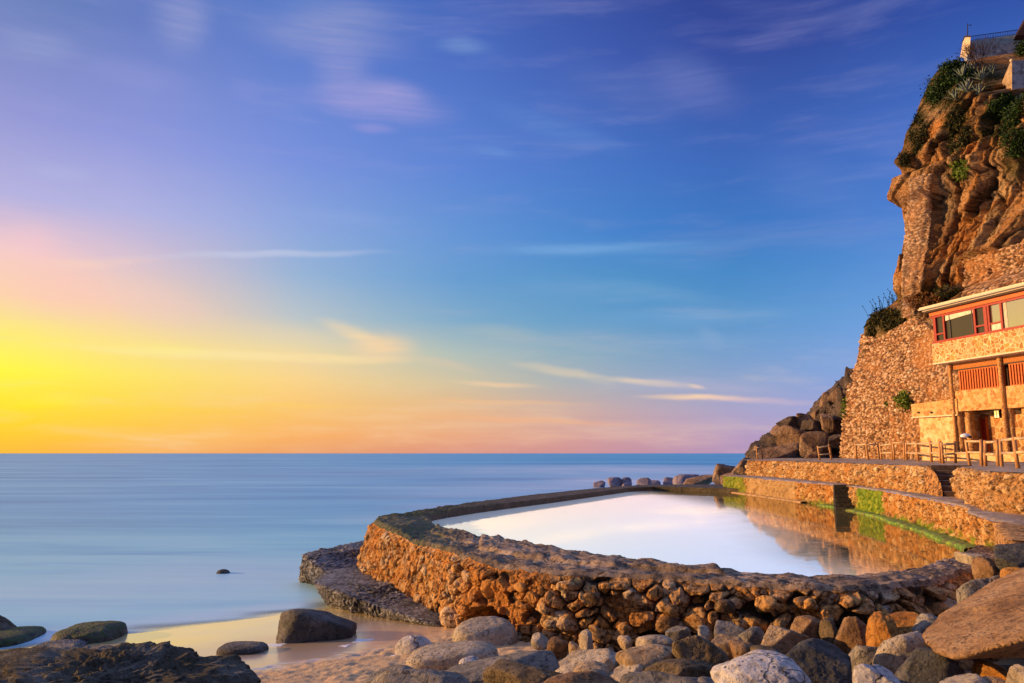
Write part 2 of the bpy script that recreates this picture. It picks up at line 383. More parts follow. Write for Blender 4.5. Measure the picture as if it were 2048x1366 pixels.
M['slab'] = rock_mat('tan_sandstone_slab', (.24, .12, .05), (.52, .31, .15), (.66, .44, .25), .3, sc=.9, streak=(1, 1, 2.0), pit=1.0)
M['craggy'] = rock_mat('craggy_brown_rock', (.06, .05, .035), (.19, .145, .09), (.36, .27, .17), .5, sc=1.3, bstr=1.2)
M['fore'] = rock_mat('foreground_rock', (.035, .028, .017), (.12, .10, .065), (.30, .28, .24), .3, sc=1.0, bstr=1.2)
M['moss'] = rock_mat('mossy_rock', (.03, .03, .025), (.08, .075, .06), (.2, .19, .17), .3, .6, lichen=((.055, .11, .02), .9))
M['ledge'] = rock_mat('wet_grey_ledge', (.09, .09, .10), (.22, .22, .24), (.42, .42, .45), .0, .42, bstr=1.0, scales=True)
M['farrock'] = rock_mat('distant_rock', (.16, .13, .17), (.26, .22, .28), (.36, .32, .40), .1)  # pale violet sea mist is put into the rock colour
M['pile'] = rock_mat('fallen_cliff_rock', (.10, .06, .04), (.30, .19, .125), (.48, .34, .24), .4, sc=.6, bstr=1.3)
M['pileblack'] = rock_mat('dark_cliff_rock', (.03, .024, .02), (.095, .07, .055), (.22, .16, .12), .4, sc=.6, bstr=1.3)
# ------------------------------------------------------------------ ground, sea, pool water
SH1 = G(700, 1204, 0.0); SH2 = G(100, 1292, 0.0)
_dx, _dy = SH2.x - SH1.x, SH2.y - SH1.y; _l = math.hypot(_dx, _dy); NX, NY = -_dy / _l, _dx / _l
if NY > 0: NX, NY = -NX, -NY
def zsand(X, Y):
    X = np.asarray(X, float); Y = np.asarray(Y, float)
    d = (X - SH1.x) * NX + (Y - SH1.y) * NY
    w = .5 * np.sin(X * .5 + 1) + .35 * np.sin(X * .23 + Y * .3)
    d = d + w * .6
    z = np.where(d > 0, .045 * d + .0022 * d * d, .06 * d)
    z = z + .09 * np.clip(X - 2.5, 0, 9) * sstep(17, 11, Y) * (d > 0)
    cap = np.interp(Y, [3, 7, 9, 11, 13, 16, 20], [2.0, 1.7, 1.35, 1.0, .62, .35, .2]); z = np.where(z > cap, z + (cap - z) * sstep(.6, 2.0, X), z)
    return z
def mat_sand():
    m, nt, b = new_mat('beach_sand')
    geo = nt.nodes.new('ShaderNodeNewGeometry'); sp = nt.nodes.new('ShaderNodeSeparateXYZ'); nt.links.new(geo.outputs['Position'], sp.inputs[0])
    P = geo.outputs['Position']
    n1 = noise(nt, P, .8, 5); n2 = noise(nt, P, 30, 4, .7); n3 = noise(nt, P, 5, 6, .6)
    h = ma(nt, 'ADD', attr(nt, 'h'), ma(nt, 'MULTIPLY', ma(nt, 'SUBTRACT', n1, .5), .14))
    dry = ramp(nt, h, [(.36, 0.0), (.43, 1.0)])
    wet_glow = mx(nt, n1, (.54, .38, .21), (.64, .47, .28)); wet_glow = mx(nt, ramp(nt, h, [(.03, 1.0), (.17, 0.0)]), wet_glow, (.92, .76, .34)); dryc = mx(nt, n3, (.42, .26, .115), (.72, .50, .27))  # gold sky glow near the waterline is painted into the wet sand
    dryc = mx(nt, ramp(nt, n2, [(.3, .6), (.5, 0.0)]), dryc, (.26, .15, .08))
    nt.links.new(mx(nt, dry, wet_glow, dryc), b.inputs['Base Color'])
    rr = nt.nodes.new('ShaderNodeMapRange'); nt.links.new(h, rr.inputs[0]); rr.inputs[1].default_value = .10; rr.inputs[2].default_value = .36; rr.inputs[3].default_value = .16; rr.inputs[4].default_value = .6
    nt.links.new(mx(nt, dry, rr.outputs[0], (.95, .95, .95)), b.inputs['Roughness']); b.inputs['Specular IOR Level'].default_value = .9; b.inputs['IOR'].default_value = 1.6
    wet_ = ma(nt, 'SUBTRACT', 1.0, dry); nt.links.new(wet_, b.inputs['Coat Weight']); b.inputs['Coat IOR'].default_value = 2.4; b.inputs['Coat Roughness'].default_value = .18
    bb = ma(nt, 'MULTIPLY', n3, dry); bump(nt, b, [(bb, .8, .06), (ma(nt, 'MULTIPLY', n2, dry), .5, .01)])
    return m
xs = np.concatenate([np.arange(-22, -9, .3), np.arange(-9, 6, .055), np.arange(6, 20.1, .3)]); ys = np.concatenate([np.arange(1.0, 10, .25), np.arange(10, 20, .055), np.arange(20, 36, .3)])
XX, YY = np.meshgrid(xs, ys); X = XX.ravel(); Y = YY.ravel(); Z = zsand(X, Y); H = Z.copy()
dry = sstep(.34, .44, Z + .05 * fbm(np.stack([X * .8, Y * .8, 0 * X], 1), 2))
F1, F2, ID = voro(np.stack([X * 3.0, Y * 3.0, 0 * X], 1), 5)
pits = -.05 * sstep(.45, .0, F1) * (ID > .62) + .05 * ridged(np.stack([X * 1.8, Y * 3.2, 0 * X], 1) + .4 * F1[:, None], 4, .6, 8)
Z = Z + dry * (pits + .035 * fbm(np.stack([X * 5, Y * 5, 0 * X], 1), 4, .6)) + .01 * fbm(np.stack([X * .7, Y * .7, 0 * X], 1), 2)
o = mesh_np('beach', np.stack([X, Y, Z], 1), gridF(len(ys), len(xs)), mat_sand(), {'h': H}); tag(o, kind='structure')

m_, nt_, b_ = new_mat('foam_white'); b_.inputs['Base Color'].default_value = (.85, .87, .92, 1); b_.inputs['Roughness'].default_value = .6
fv, ff = [], []; fr_ = np.random.default_rng(3)
for (fx, fy, fw, fh) in [(552, 1290, 30, 5), (724, 1281, 26, 6), (690, 1292, 14, 4), (806, 1308, 34, 8), (566, 1281, 24, 3)]:
    g = G(fx, fy, .15)
    for _ in range(8): g = G(fx, fy, float(zsand(g.x, g.y)))
    k0 = len(fv); n_ = 40; rx_ = fw * g.y / FPX / 1.6; ry_ = fh * g.y / FPX * 2.6; fv.append((g.x, g.y, float(zsand(g.x, g.y)) + .016))
    for a_ in range(n_):
        an_ = 2 * math.pi * a_ / n_; r_ = 1 + .35 * math.sin(an_ * 3 + fx) + .2 * math.sin(an_ * 7 + fy) + fr_.uniform(-.08, .08); x_ = g.x + rx_ * r_ * math.cos(an_); y_ = g.y + ry_ * r_ * math.sin(an_)
        fv.append((x_, y_, float(zsand(x_, y_)) + .004))
    ff += [[k0, k0 + 1 + a_, k0 + 1 + (a_ + 1) % n_] for a_ in range(n_)]
o = mesh_np('sea_foam', fv, ff, m_); tag(o, 'small white foam patches left on the wet sand beside the boulders', 'foam'); o['kind'] = 'stuff'
def mat_sea():
    m, nt, b = new_mat('long_exposure_sea')
    geo = nt.nodes.new('ShaderNodeNewGeometry'); P = geo.outputs['Position']
    mp = nt.nodes.new('ShaderNodeMapping'); nt.links.new(P, mp.inputs[0]); mp.inputs['Scale'].default_value = (.02, .11, 1); mp.inputs['Rotation'].default_value = (0, 0, R(-6))
    mp2 = nt.nodes.new('ShaderNodeMapping'); nt.links.new(P, mp2.inputs[0]); mp2.inputs['Scale'].default_value = (.0025, .016, 1); mp2.inputs['Rotation'].default_value = (0, 0, R(4))
    a = noise(nt, mp.outputs[0], 1.0, 6, .6, .4); c = noise(nt, mp2.outputs[0], 1.0, 6, .62, .3)
    mp3 = nt.nodes.new('ShaderNodeMapping'); nt.links.new(P, mp3.inputs[0]); mp3.inputs['Scale'].default_value = (.12, .7, 1); mp3.inputs['Rotation'].default_value = (0, 0, R(12))
    d = noise(nt, mp3.outputs[0], 1.0, 5, .6, .5)
    near = attr(nt, 'near')
    s = ma(nt, 'ADD', ma(nt, 'MULTIPLY', a, .55), ma(nt, 'MULTIPLY', c, .45))
    col = ramp(nt, s, [(.36, (.035, .26, .56)), (.47, (.08, .43, .78)), (.54, (.14, .55, .88)), (.66, (.28, .72, .94))])
    coln = ramp(nt, ma(nt, 'ADD', ma(nt, 'MULTIPLY', a, .6), ma(nt, 'MULTIPLY', d, .4)), [(.36, (.16, .56, .84)), (.5, (.28, .76, .93)), (.66, (.44, .88, .96))])
    col = mx(nt, near, col, coln)
    col = mx(nt, attr(nt, 'foam'), col, (.80, .86, 1.0))
    nt.links.new(col, b.inputs['Base Color'])
    b.inputs['Roughness'].default_value = .38; b.inputs['Specular IOR Level'].default_value = .15
    bump(nt, b, [(a, .12, .5), (d, .08, .15)])
    tr = nt.nodes.new('ShaderNodeBsdfTransparent'); ms = nt.nodes.new('ShaderNodeMixShader')
    nt.links.new(attr(nt, 'alpha'), ms.inputs[0]); nt.links.new(tr.outputs[0], ms.inputs[1]); nt.links.new(b.outputs[0], ms.inputs[2])
    nt.links.new(ms.outputs[0], nt.nodes['Material Output'].inputs[0])
    return m
gx = np.concatenate([-np.geomspace(25000, 40, 40), np.arange(-38, 50, .7), np.geomspace(52, 25000, 40)]); gy = np.concatenate([[-200., -50, 0, 6], np.arange(8, 40, .35), np.arange(40, 160, 1.2), np.geomspace(162, 30000, 60)])
XX, YY = np.meshgrid(gx, gy); X = XX.ravel(); Y = YY.ravel()
zs = zsand(X, Y); alpha = sstep(0.015, -.06, zs + .05 * fbm(np.stack([X * .4, Y * 1.2, 0 * X], 1), 3)); alpha = np.where((Y > 34) | (X < -18) , 1.0, alpha)
foam = np.zeros(len(X))
for (px, py, rx, ry, k) in [(1160, 967, 14, 26, .55), (1200, 966, 12, 26, .85), (1235, 964, 12, 30, 1), (1270, 964, 12, 30, 1), (1310, 964, 12, 34, 1), (1350, 966, 10, 26, .9), (1290, 940, 60, 90, .75), (1400, 945, 30, 60, .6), (1100, 974, 20, 30, .6), (1000, 984, 14, 20, .5), (560, 1150, 9, 6, .45), (300, 1180, 10, 5, .35),
                        (880, 1012, 5, 7, .4), (790, 1035, 4, 5, .3), (650, 1160, 4, 4, .35), (600, 1130, 3, 3, .3), (1150, 975, 8, 12, .5)]:
    g = G(px, py, 0); foam = np.maximum(foam, k * np.exp(-(((X - g.x) / rx) ** 2 + ((Y - g.y) / ry) ** 2)))
foam = np.maximum(foam, .55 * np.exp(-((zs + .05) / .08) ** 2) * (Y < 32)); foam = foam * (.75 + .35 * fbm(np.stack([X * .15, Y * .35, 0 * X], 1), 3)); foam = np.clip(foam, 0, 1)
# the water darkens over rocks lying just below the surface
near = sstep(75, 28, Y)
o = mesh_np('sea', np.stack([X, Y, 0 * X], 1), gridF(len(gy), len(gx)), mat_sea(), {'alpha': alpha, 'foam': foam, 'near': near}); tag(o, kind='structure')

# pool loop: pixel pairs (outer edge, inner edge) on the photo, brought to the level of the wall top
ZT, ZW = 2.05, 1.75
LOOP = [((2030,1110),(1960,1092)), ((1975,1128),(1925,1107)), ((1920,1150),(1890,1126)), ((1865,1161),(1850,1139)), ((1792,1177),(1750,1150)), ((1694,1178),(1670,1156)), ((1600,1172),(1560,1153)), ((1479,1168),(1450,1146)),
 ((1398,1159),(1380,1138)), ((1250,1152),(1270,1128)), ((1145,1150),(1160,1112)), ((1067,1141),(1080,1098)), ((996,1131),(1000,1083)), ((951,1120),(960,1075)), ((916,1106),(925,1067)),
 ((877,1094),(890,1059)), ((832,1085),(868,1054)), ((788,1073),(857,1050)), ((752,1060),(853,1047)), ((742,1050),(853,1045)), ((750,1042),(858,1044)), ((770,1038),(868,1041)), ((792,1028),(885,1037)), ((870,1016),(940,1028)),
 ((950,1003),(1010,1018)), ((1050,990),(1100,1007)), ((1150,980),(1190,994)), ((1250,971),(1270,981.5)), ((1292,969),(1290,980)), ((1380,969),(1380,983)), ((1450,968),(1450,985)), ((1500,968),(1500,987))]
outer = [G(a[0], a[1], ZT) for a, b in LOOP]
inner = [G(b[0], b[1], ZT if i < 17 else ZW) for i, (a, b) in enumerate(LOOP)]
def resamp(pts, n, smooth=1):
    P = np.array([p[:] for p in pts]); 
    for _ in range(smooth):
        Q = P.copy(); Q[1:-1] = .25 * P[:-2] + .5 * P[1:-1] + .25 * P[2:]; P = Q
    return P
def lerp_rows(P, t):
    i = np.clip(np.floor(t).astype(int), 0, len(P) - 2); f = (t - i)[:, None]; return P[i] * (1 - f) + P[i + 1] * f
Po = resamp(outer, 0); Pi = resamp(inner, 0)
# arc-length parameter along the outer edge
seg = np.linalg.norm(np.diff(Po[:, :2], axis=0), axis=1); cum = np.concatenate([[0], np.cumsum(seg)]); TOTAL = cum[-1]
def at_arc(s):
    t = np.interp(s, cum, np.arange(len(cum))); return lerp_rows(Po, t), lerp_rows(Pi, t), t
s_near_end = cum[21]

def _unused(): pass
def mat_wall(name, stone_stops, mortar, tint='tint', moss=None):
    m, nt, b = new_mat(name); v = coords(nt, rnd=False)
    t = attr(nt, 'tint'); n1 = noise(nt, v, 2.0, 7, .6); n2 = noise(nt, v, 11, 7, .65); n3 = noise(nt, v, 40, 4, .6)
    tt = ma(nt, 'ADD', t, ma(nt, 'MULTIPLY', ma(nt, 'SUBTRACT', n1, .5), .7))
    st = ramp(nt, tt, stone_stops)
    st = mx(nt, ramp(nt, n2, [(.36, .9), (.52, 0.0)]), st, (.06, .028, .012))
    st = mx(nt, ramp(nt, n3, [(.55, 0.0), (.75, .4)]), st, (.84, .62, .36))
    mo = ramp(nt, noise(nt, v, 3.1, 8, .7), [(.3, tuple(x * .30 for x in mortar)), (.5, mortar), (.68, tuple(min(1, x * 1.35) for x in mortar))])
    mo = mx(nt, ramp(nt, n2, [(.40, .95), (.54, 0.0)]), mo, (.04, .015, .006))
    geo = nt.nodes.new('ShaderNodeNewGeometry'); sp = nt.nodes.new('ShaderNodeSeparateXYZ'); nt.links.new(geo.outputs['Position'], sp.inputs[0])
    big = noise(nt, v, .55, 5, .6); n4 = noise(nt, v, 5.0, 6, .7, .5)
    c = mx(nt, attr(nt, 'stone'), mo, st)
    c = mx(nt, ramp(nt, big, [(.52, 0.0), (.66, .55)]), c, (.50, .20, .035))
    c = mx(nt, ramp(nt, n4, [(.39, .9), (.48, 0.0)]), c, (.05, .02, .008)); c = mx(nt, ramp(nt, n4, [(.56, 0.0), (.68, .5)]), c, (.72, .46, .20))
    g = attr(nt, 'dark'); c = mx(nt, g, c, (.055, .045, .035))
    nt.links.new(c, b.inputs['Base Color']); b.inputs['Roughness'].default_value = .88; b.inputs['Specular IOR Level'].default_value = .2
    bump(nt, b, [(n2, 1.0, .06), (n3, .9, .02)])
    return m
M['wall'] = mat_wall('cobble_wall', [(0.0, (.12, .085, .06)), (.22, (.50, .27, .10)), (.4, (.66, .42, .19)), (.55, (.58, .50, .38)), (.7, (.72, .38, .11)), (.85, (.56, .33, .15)), (1.0, (.76, .60, .41))], (.58, .235, .045))
M['terrace_wall'] = mat_wall('terrace_rubble', [(0.0, (.28, .13, .05)), (.3, (.52, .30, .13)), (.6, (.66, .42, .20)), (1.0, (.78, .60, .38))], (.52, .27, .10))

def mat_walltop():
    m, nt, b = new_mat('wall_top_crust'); v = coords(nt, rnd=False)
    n1 = noise(nt, v, 1.1, 8, .65, .3); n2 = noise(nt, v, 7, 8, .7); n3 = noise(nt, v, 30, 4, .6)
    c = ramp(nt, n1, [(.32, (.13, .09, .06)), (.46, (.28, .20, .13)), (.56, (.44, .32, .22)), (.70, (.60, .46, .34))])
    c = mx(nt, ramp(nt, n2, [(.40, .92), (.53, 0.0)]), c, (.035, .022, .015))
    c = mx(nt, ramp(nt, n3, [(.55, 0.0), (.72, .45)]), c, (.62, .50, .42))
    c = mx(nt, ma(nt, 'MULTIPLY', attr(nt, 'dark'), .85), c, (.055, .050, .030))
    c = mx(nt, ma(nt, 'MULTIPLY', attr(nt, 'moss'), ramp(nt, n2, [(.42, 0.0), (.58, .9)])), c, (.09, .13, .02))
    nt.links.new(c, b.inputs['Base Color']); b.inputs['Roughness'].default_value = .75; b.inputs['Specular IOR Level'].default_value = .3
    bump(nt, b, [(n2, 1.0, .06), (n3, .8, .02)])
    return m
M['walltop'] = mat_walltop()

pw = empty('pool_wall', (0, 16, 0), 'long curved cobblestone sea wall enclosing the tidal pool', 'wall')
# --- top
ns = 900; nc = 46
s = np.linspace(0, TOTAL, ns); O_, I_, T_ = at_arc(s)
w = np.linspace(0, 1, nc)
V = O_[:, None, :] * (1 - w)[None, :, None] + I_[:, None, :] * w[None, :, None]; V[:, :, 2] = ZT
V = V.reshape(-1, 3); ww = np.tile(w, ns); ss = np.repeat(s, nc)
q = np.stack([V[:, 0], V[:, 1], 0 * ww], 1)
F1, F2, ID = voro(q * np.array([1.4, 2.2, 1]), 11)
dz = .06 * ridged(q * 1.3, 4, .6, 3) + .05 * ridged(q * 4.5, 4, .6, 4) + .07 * (ID - .5) * sstep(.05, .15, F2 - F1)
slab = np.zeros(len(V))
for (pa, pb, hh, w0) in [(9.2, 13.0, .10, .35), (7.2, 9.9, .09, .45), (13.2, 15.8, .05, .5)]:
    tt = np.repeat(T_, nc); slab = np.maximum(slab, hh * sstep(pa, pa + .08, tt) * sstep(pb, pb - .08, tt) * sstep(w0, w0 + .04, ww + .03 * fbm(q * 2, 2)))
corner = np.repeat(sstep(16, 17, T_) * sstep(21.5, 20, T_), nc) * sstep(.85, .35, ww) * .14
edge = -.10 * sstep(.06, 0, ww) - .05 * sstep(.96, 1, ww)
farfade = np.repeat(1 - .75 * sstep(22, 25, T_), nc)
V[:, 2] += (dz + slab) * farfade + edge * farfade + corner
edgew = (fbm(np.stack([ss * 1.6, 0 * ss, 0 * ss], 1), 4, .6, 9) * .13 * sstep(.25, 0, ww))[:, None] * farfade[:, None]
V += edgew * np.concatenate([np.repeat((O_ - I_)[:, :2] / np.maximum(np.linalg.norm((O_ - I_)[:, :2], axis=1), .1)[:, None], nc, 0), np.zeros((len(V), 1))], 1)
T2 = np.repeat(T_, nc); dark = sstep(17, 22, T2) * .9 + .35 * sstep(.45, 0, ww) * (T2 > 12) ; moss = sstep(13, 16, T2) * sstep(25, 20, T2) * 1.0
o = mesh_np('wall_top', V, gridF(ns, nc), M['walltop'], {'dark': np.clip(dark, 0, 1), 'moss': moss}); local(o, pw)
TOPZ = V.reshape(ns, nc, 3)
# --- outer face (grid from the top edge down) with undercut hollows
dirn = (O_ - I_)[:, :2]; dirn = dirn / np.maximum(np.linalg.norm(dirn, axis=1), .1)[:, None]
tang = np.gradient(O_[:, :2], axis=0); tang /= np.linalg.norm(tang, axis=1)[:, None]
for _ in range(12): tang[1:-1] = (tang[:-2] + tang[1:-1] * 2 + tang[2:]) / 4
tang /= np.linalg.norm(tang, axis=1)[:, None]
nrm = np.stack([-tang[:, 1], tang[:, 0]], 1); sg = np.sign((nrm * dirn).sum(1)); nrm = nrm * sg[:, None]
depth = 2.35; E0 = TOPZ[:, 0, :]
HOLL = [(G(1043, 1252, .6), 1.0, .62), (G(1378, 1250, .75), .95, .46), (G(1740, 1215, 1.2), .5, .25), (G(1880, 1190, 1.3), .5, .35), (G(900, 1240, .3), .35, .5)]
def make_face(S_, nv, name, dense):
    n_ = len(S_); v = np.linspace(0, 1, nv)
    ip = lambda A: np.stack([np.interp(S_, s, A[:, k]) for k in range(A.shape[1])], 1)
    E = ip(E0); nr_ = ip(nrm); nr_ /= np.linalg.norm(nr_, axis=1)[:, None]; OO = ip(O_); T = np.interp(S_, s, T_)
    W = np.repeat(E[:, None, :], nv, 1).copy(); W[:, :, 2] = E[:, None, 2] - v[None, :] * depth
    hs = np.repeat(S_, nv); vv = np.tile(v, n_); hz = vv * depth; q3 = np.stack([hs, hz, 0 * hs], 1)
    cob = np.repeat(sstep(14.9, 13.2, T), nv)
    wq = q3 + .10 * np.stack([fbm(q3 * 2.3, 3, .5, 24), fbm(q3 * 2.3 + 7, 3, .5, 25), 0 * hs], 1)
    A1, A2, a1, a2, a3, ao = voro2(np.stack([wq[:, 0] * 2.7, wq[:, 1] * 3.9], 1), 26, .95)
    B1, B2, b1_, b2_, b3_, bo = voro2(np.stack([wq[:, 0] * 6.5, wq[:, 1] * 8.0], 1), 27, .95)
    big = (a1 > .16); gone = (a1 > .80) * (a2 > .35) ; dome = np.sqrt(np.clip(1 - (A1 / .62) ** 2, 0, 1)); edge = sstep(.04, .17, A2 - A1)
    hb = edge * (.11 + .16 * a2) * (.45 + .55 * dome) + (ao[:, 0] * (a3 - .5) + ao[:, 1] * (a2 - .5)) * .16 * edge
    e2 = sstep(.05, .25, B2 - B1); hsml = e2 * (.02 + .04 * b2_)
    hgt = np.where(big, hb, hsml - .02); hgt = np.where(gone, -.16 * edge, hgt); stone = np.where(big, edge, e2 * .9); tint = np.where(big, a3, b3_)
    over = sstep(.04, .34, fbm(q3 * .9 + 3, 4, .55, 28)); stone = stone * (1 - .75 * over); hgt = hgt * (1 - .45 * over) + .045 * over
    rough_c = .05 * fbm(q3 * 1.2, 4, .6, 21) + .035 * ridged(q3 * 6, 4, .6, 22) + .02 * fbm(q3 * 16, 3, .6, 23)
    qs_ = np.stack([hs * 1.0, hz * .45, 0 * hs], 1)
    smooth_part = .12 * fbm(qs_ * 1.5, 4, .6, 29) + .07 * ridged(qs_ * 4.0, 4, .6, 30) + .35 * hgt
    disp = (hgt * 1.25 + rough_c) * cob + smooth_part * (1 - cob)
    hole = np.zeros((n_, nv))
    for hc, hw, hh in HOLL:
        k = int(np.argmin(((OO[:, :2] - np.array([hc.x, hc.y])) ** 2).sum(1))); s0 = S_[k]; zc = hc.z - .1; zz = W[:, :, 2]
        e = ((S_[:, None] - s0) / hw) ** 2 + np.where(zz < zc, 0, ((zz - zc) / hh) ** 2) + .25 * fbm(q3 * 2.5, 3, .6, 31).reshape(n_, nv)
        hole = np.maximum(hole, sstep(1.1, .85, e))
    far = sstep(20, 22.5, T)[:, None]
    off = (np.tile(.10 + .35 * v, (n_, 1)) + disp.reshape(n_, nv) * sstep(0, .06, v)[None, :]) * (1 - .85 * far) - .1 - 1.5 * hole; off[:, 0] = 0
    off += (sstep(17.2, 18, T) * sstep(20.5, 19.5, T))[:, None] * v[None, :] * .45
    W[:, :, 0] += nr_[:, 0:1] * off; W[:, :, 1] += nr_[:, 1:2] * off
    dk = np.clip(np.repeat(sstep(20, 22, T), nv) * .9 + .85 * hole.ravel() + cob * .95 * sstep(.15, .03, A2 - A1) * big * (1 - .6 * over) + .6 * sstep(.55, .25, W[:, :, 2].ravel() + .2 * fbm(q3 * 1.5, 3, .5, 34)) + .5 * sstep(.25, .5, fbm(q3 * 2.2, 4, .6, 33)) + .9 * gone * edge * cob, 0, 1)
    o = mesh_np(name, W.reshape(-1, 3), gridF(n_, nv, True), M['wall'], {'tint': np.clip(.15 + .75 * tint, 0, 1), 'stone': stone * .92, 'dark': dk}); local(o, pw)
    return W, nr_, hole
near_end = cum[20]
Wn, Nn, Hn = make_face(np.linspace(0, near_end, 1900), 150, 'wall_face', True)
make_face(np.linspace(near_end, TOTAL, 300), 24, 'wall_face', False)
nv = 150
# --- inner face
J = np.repeat(TOPZ[:, -1:, :], 8, 1).copy(); J[:, :, 2] = TOPZ[:, -1:, 2] - np.linspace(0, .6, 8)[None, :]
jn = .03 * fbm(np.stack([np.repeat(s, 8) * 3, np.tile(np.arange(8), ns) * .3, np.zeros(ns * 8)], 1), 3, .6, 51).reshape(ns, 8)
J[:, :, 0] -= dirn[:, 0:1] * jn; J[:, :, 1] -= dirn[:, 1:2] * jn
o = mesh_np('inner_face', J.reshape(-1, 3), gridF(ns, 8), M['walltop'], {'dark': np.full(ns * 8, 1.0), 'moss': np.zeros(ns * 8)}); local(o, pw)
# --- loose cobbles standing proud of the face
rng = np.random.default_rng(7)
VS, FS, TI = [], [], []; base_n = 0; k_end = int(1900 * cum[14] / near_end)
for _ in range(150):
    i = int(rng.integers(20, k_end)); j = int(nv * rng.uniform(.06, .97))
    if Hn[i, j] > .25: continue
    P = Wn[i, j]; n_ = Nn[i]; t_ = np.array([-n_[1], n_[0]]); V0, F0 = ico(4); wd = rng.uniform(.10, .24) * (1.5 if rng.random() < .25 else 1)
    rr = (np.abs(V0) ** 2.6).sum(1) ** (-1 / 2.6); inv = rr ** -16.0
    for _f in range(5):
        n3 = rng.normal(size=3); n3 /= np.linalg.norm(n3); dd = V0 @ n3; inv = inv + (np.clip(np.where(dd > 1e-3, rng.uniform(.6, .9) / np.maximum(dd, 1e-3), 1e3), 1e-3, 1e3)) ** -16.0
    rr = inv ** (-1 / 16.0); K = V0 * rr[:, None] * (1 + .13 * fbm(V0 * 1.6 + rng.uniform(0, 99), 3, .5, 61) + .06 * fbm(V0 * 7 + rng.uniform(0, 99), 3, .6, 62))[:, None]
    K = K * np.array([wd, wd * .8, wd * rng.uniform(.55, .85)]); K = K @ rotm(rng.uniform(-.3, .3), rng.uniform(-.5, .5), rng.uniform(-.4, .4)).T
    K = K @ np.stack([np.array([t_[0], t_[1], 0]), np.array([n_[0], n_[1], 0]), np.array([0, 0, 1.])], 0) + P - np.array([n_[0], n_[1], 0]) * wd * .25
    VS.append(K); FS.append(F0 + base_n); TI.append(np.full(len(K), rng.random())); base_n += len(K)
o = mesh_np('cobbles', np.concatenate(VS), np.concatenate(FS), M['wall'], {'tint': np.concatenate(TI), 'stone': np.ones(base_n), 'dark': np.zeros(base_n)}); local(o, pw)

# --- pool water
def mat_pool():
    m, nt, b = new_mat('still_pool_water'); nt.nodes.remove(b)
    geo = nt.nodes.new('ShaderNodeNewGeometry'); mp = nt.nodes.new('ShaderNodeMapping'); nt.links.new(geo.outputs['Position'], mp.inputs[0]); mp.inputs['Scale'].default_value = (.5, 1.2, 1)
    n = noise(nt, mp.outputs[0], 1.4, 5, .55, .6)
    mp2 = nt.nodes.new('ShaderNodeMapping'); nt.links.new(geo.outputs['Position'], mp2.inputs[0]); mp2.inputs['Scale'].default_value = (1.2, 7, 1); mp2.inputs['Rotation'].default_value = (0, 0, R(35))
    n2 = noise(nt, mp2.outputs[0], 1.0, 4, .6, .3)
    bp = nt.nodes.new('ShaderNodeBump'); bp.inputs['Strength'].default_value = .03; bp.inputs['Distance'].default_value = .06; nt.links.new(n, bp.inputs['Height'])
    bp2 = nt.nodes.new('ShaderNodeBump'); bp2.inputs['Strength'].default_value = .05; bp2.inputs['Distance'].default_value = .03
    nt.links.new(ramp(nt, n2, [(.60, 0.0), (.75, 1.0)]), bp2.inputs['Height']); nt.links.new(bp.outputs[0], bp2.inputs['Normal'])
    gl = nt.nodes.new('ShaderNodeBsdfGlossy'); gl.inputs['Color'].default_value = (.93, .95, .97, 1); gl.inputs['Roughness'].default_value = .018; nt.links.new(bp2.outputs[0], gl.inputs['Normal'])
    df = nt.nodes.new('ShaderNodeBsdfDiffuse'); refl_fac = attr(nt, 'refl_tint'); nt.links.new(mx(nt, refl_fac, (.03, .03, .015), (.80, .80, .60)), df.inputs['Color']); nt.links.new(mx(nt, refl_fac, (.68, .64, .52), (.95, .96, .97)), gl.inputs['Color'])  # painted reflection: cream for bright sky, darker band for the mirrored cliff
    a = nt.nodes.new('ShaderNodeAddShader'); nt.links.new(gl.outputs[0], a.inputs[0]); nt.links.new(df.outputs[0], a.inputs[1])
    nt.links.new(a.outputs[0], nt.nodes['Material Output'].inputs[0]); return m
bm = bmesh.new()
loop = [Vector((p[0], p[1], ZW)) for p in np.concatenate([(Pi * .9 + Po * .1)])] + [G(1600, 990, ZW), G(1800, 1010, ZW), G(2100, 1060, ZW)]
vs = [bm.verts.new(p) for p in loop]; f = bm.faces.new(vs); bmesh.ops.triangulate(bm, faces=[f])
bm.normal_update()
for f in bm.faces:
    if f.normal.z < 0: f.normal_flip()
bmesh.ops.triangulate(bm, faces=bm.faces[:])
for _ in range(4): bmesh.ops.subdivide_edges(bm, edges=[e for e in bm.edges if e.calc_length() > .8], cuts=1, use_grid_fill=False); bmesh.ops.triangulate(bm, faces=bm.faces[:])
for f in bm.faces:
    if f.normal.z < 0: f.normal_flip()
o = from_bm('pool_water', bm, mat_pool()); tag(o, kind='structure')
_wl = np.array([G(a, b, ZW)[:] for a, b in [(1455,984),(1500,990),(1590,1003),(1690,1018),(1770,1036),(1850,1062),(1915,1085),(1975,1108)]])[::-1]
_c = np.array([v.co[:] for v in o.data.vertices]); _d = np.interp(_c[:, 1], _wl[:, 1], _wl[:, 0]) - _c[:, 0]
_at = o.data.attributes.new('refl_tint', 'FLOAT', 'POINT'); _at.data.foreach_set('value', sstep(3.5, 7.5, _d - .02 * (_c[:, 1] - 25)).astype(np.float32))  # painted cliff reflection fades out away from the side wall
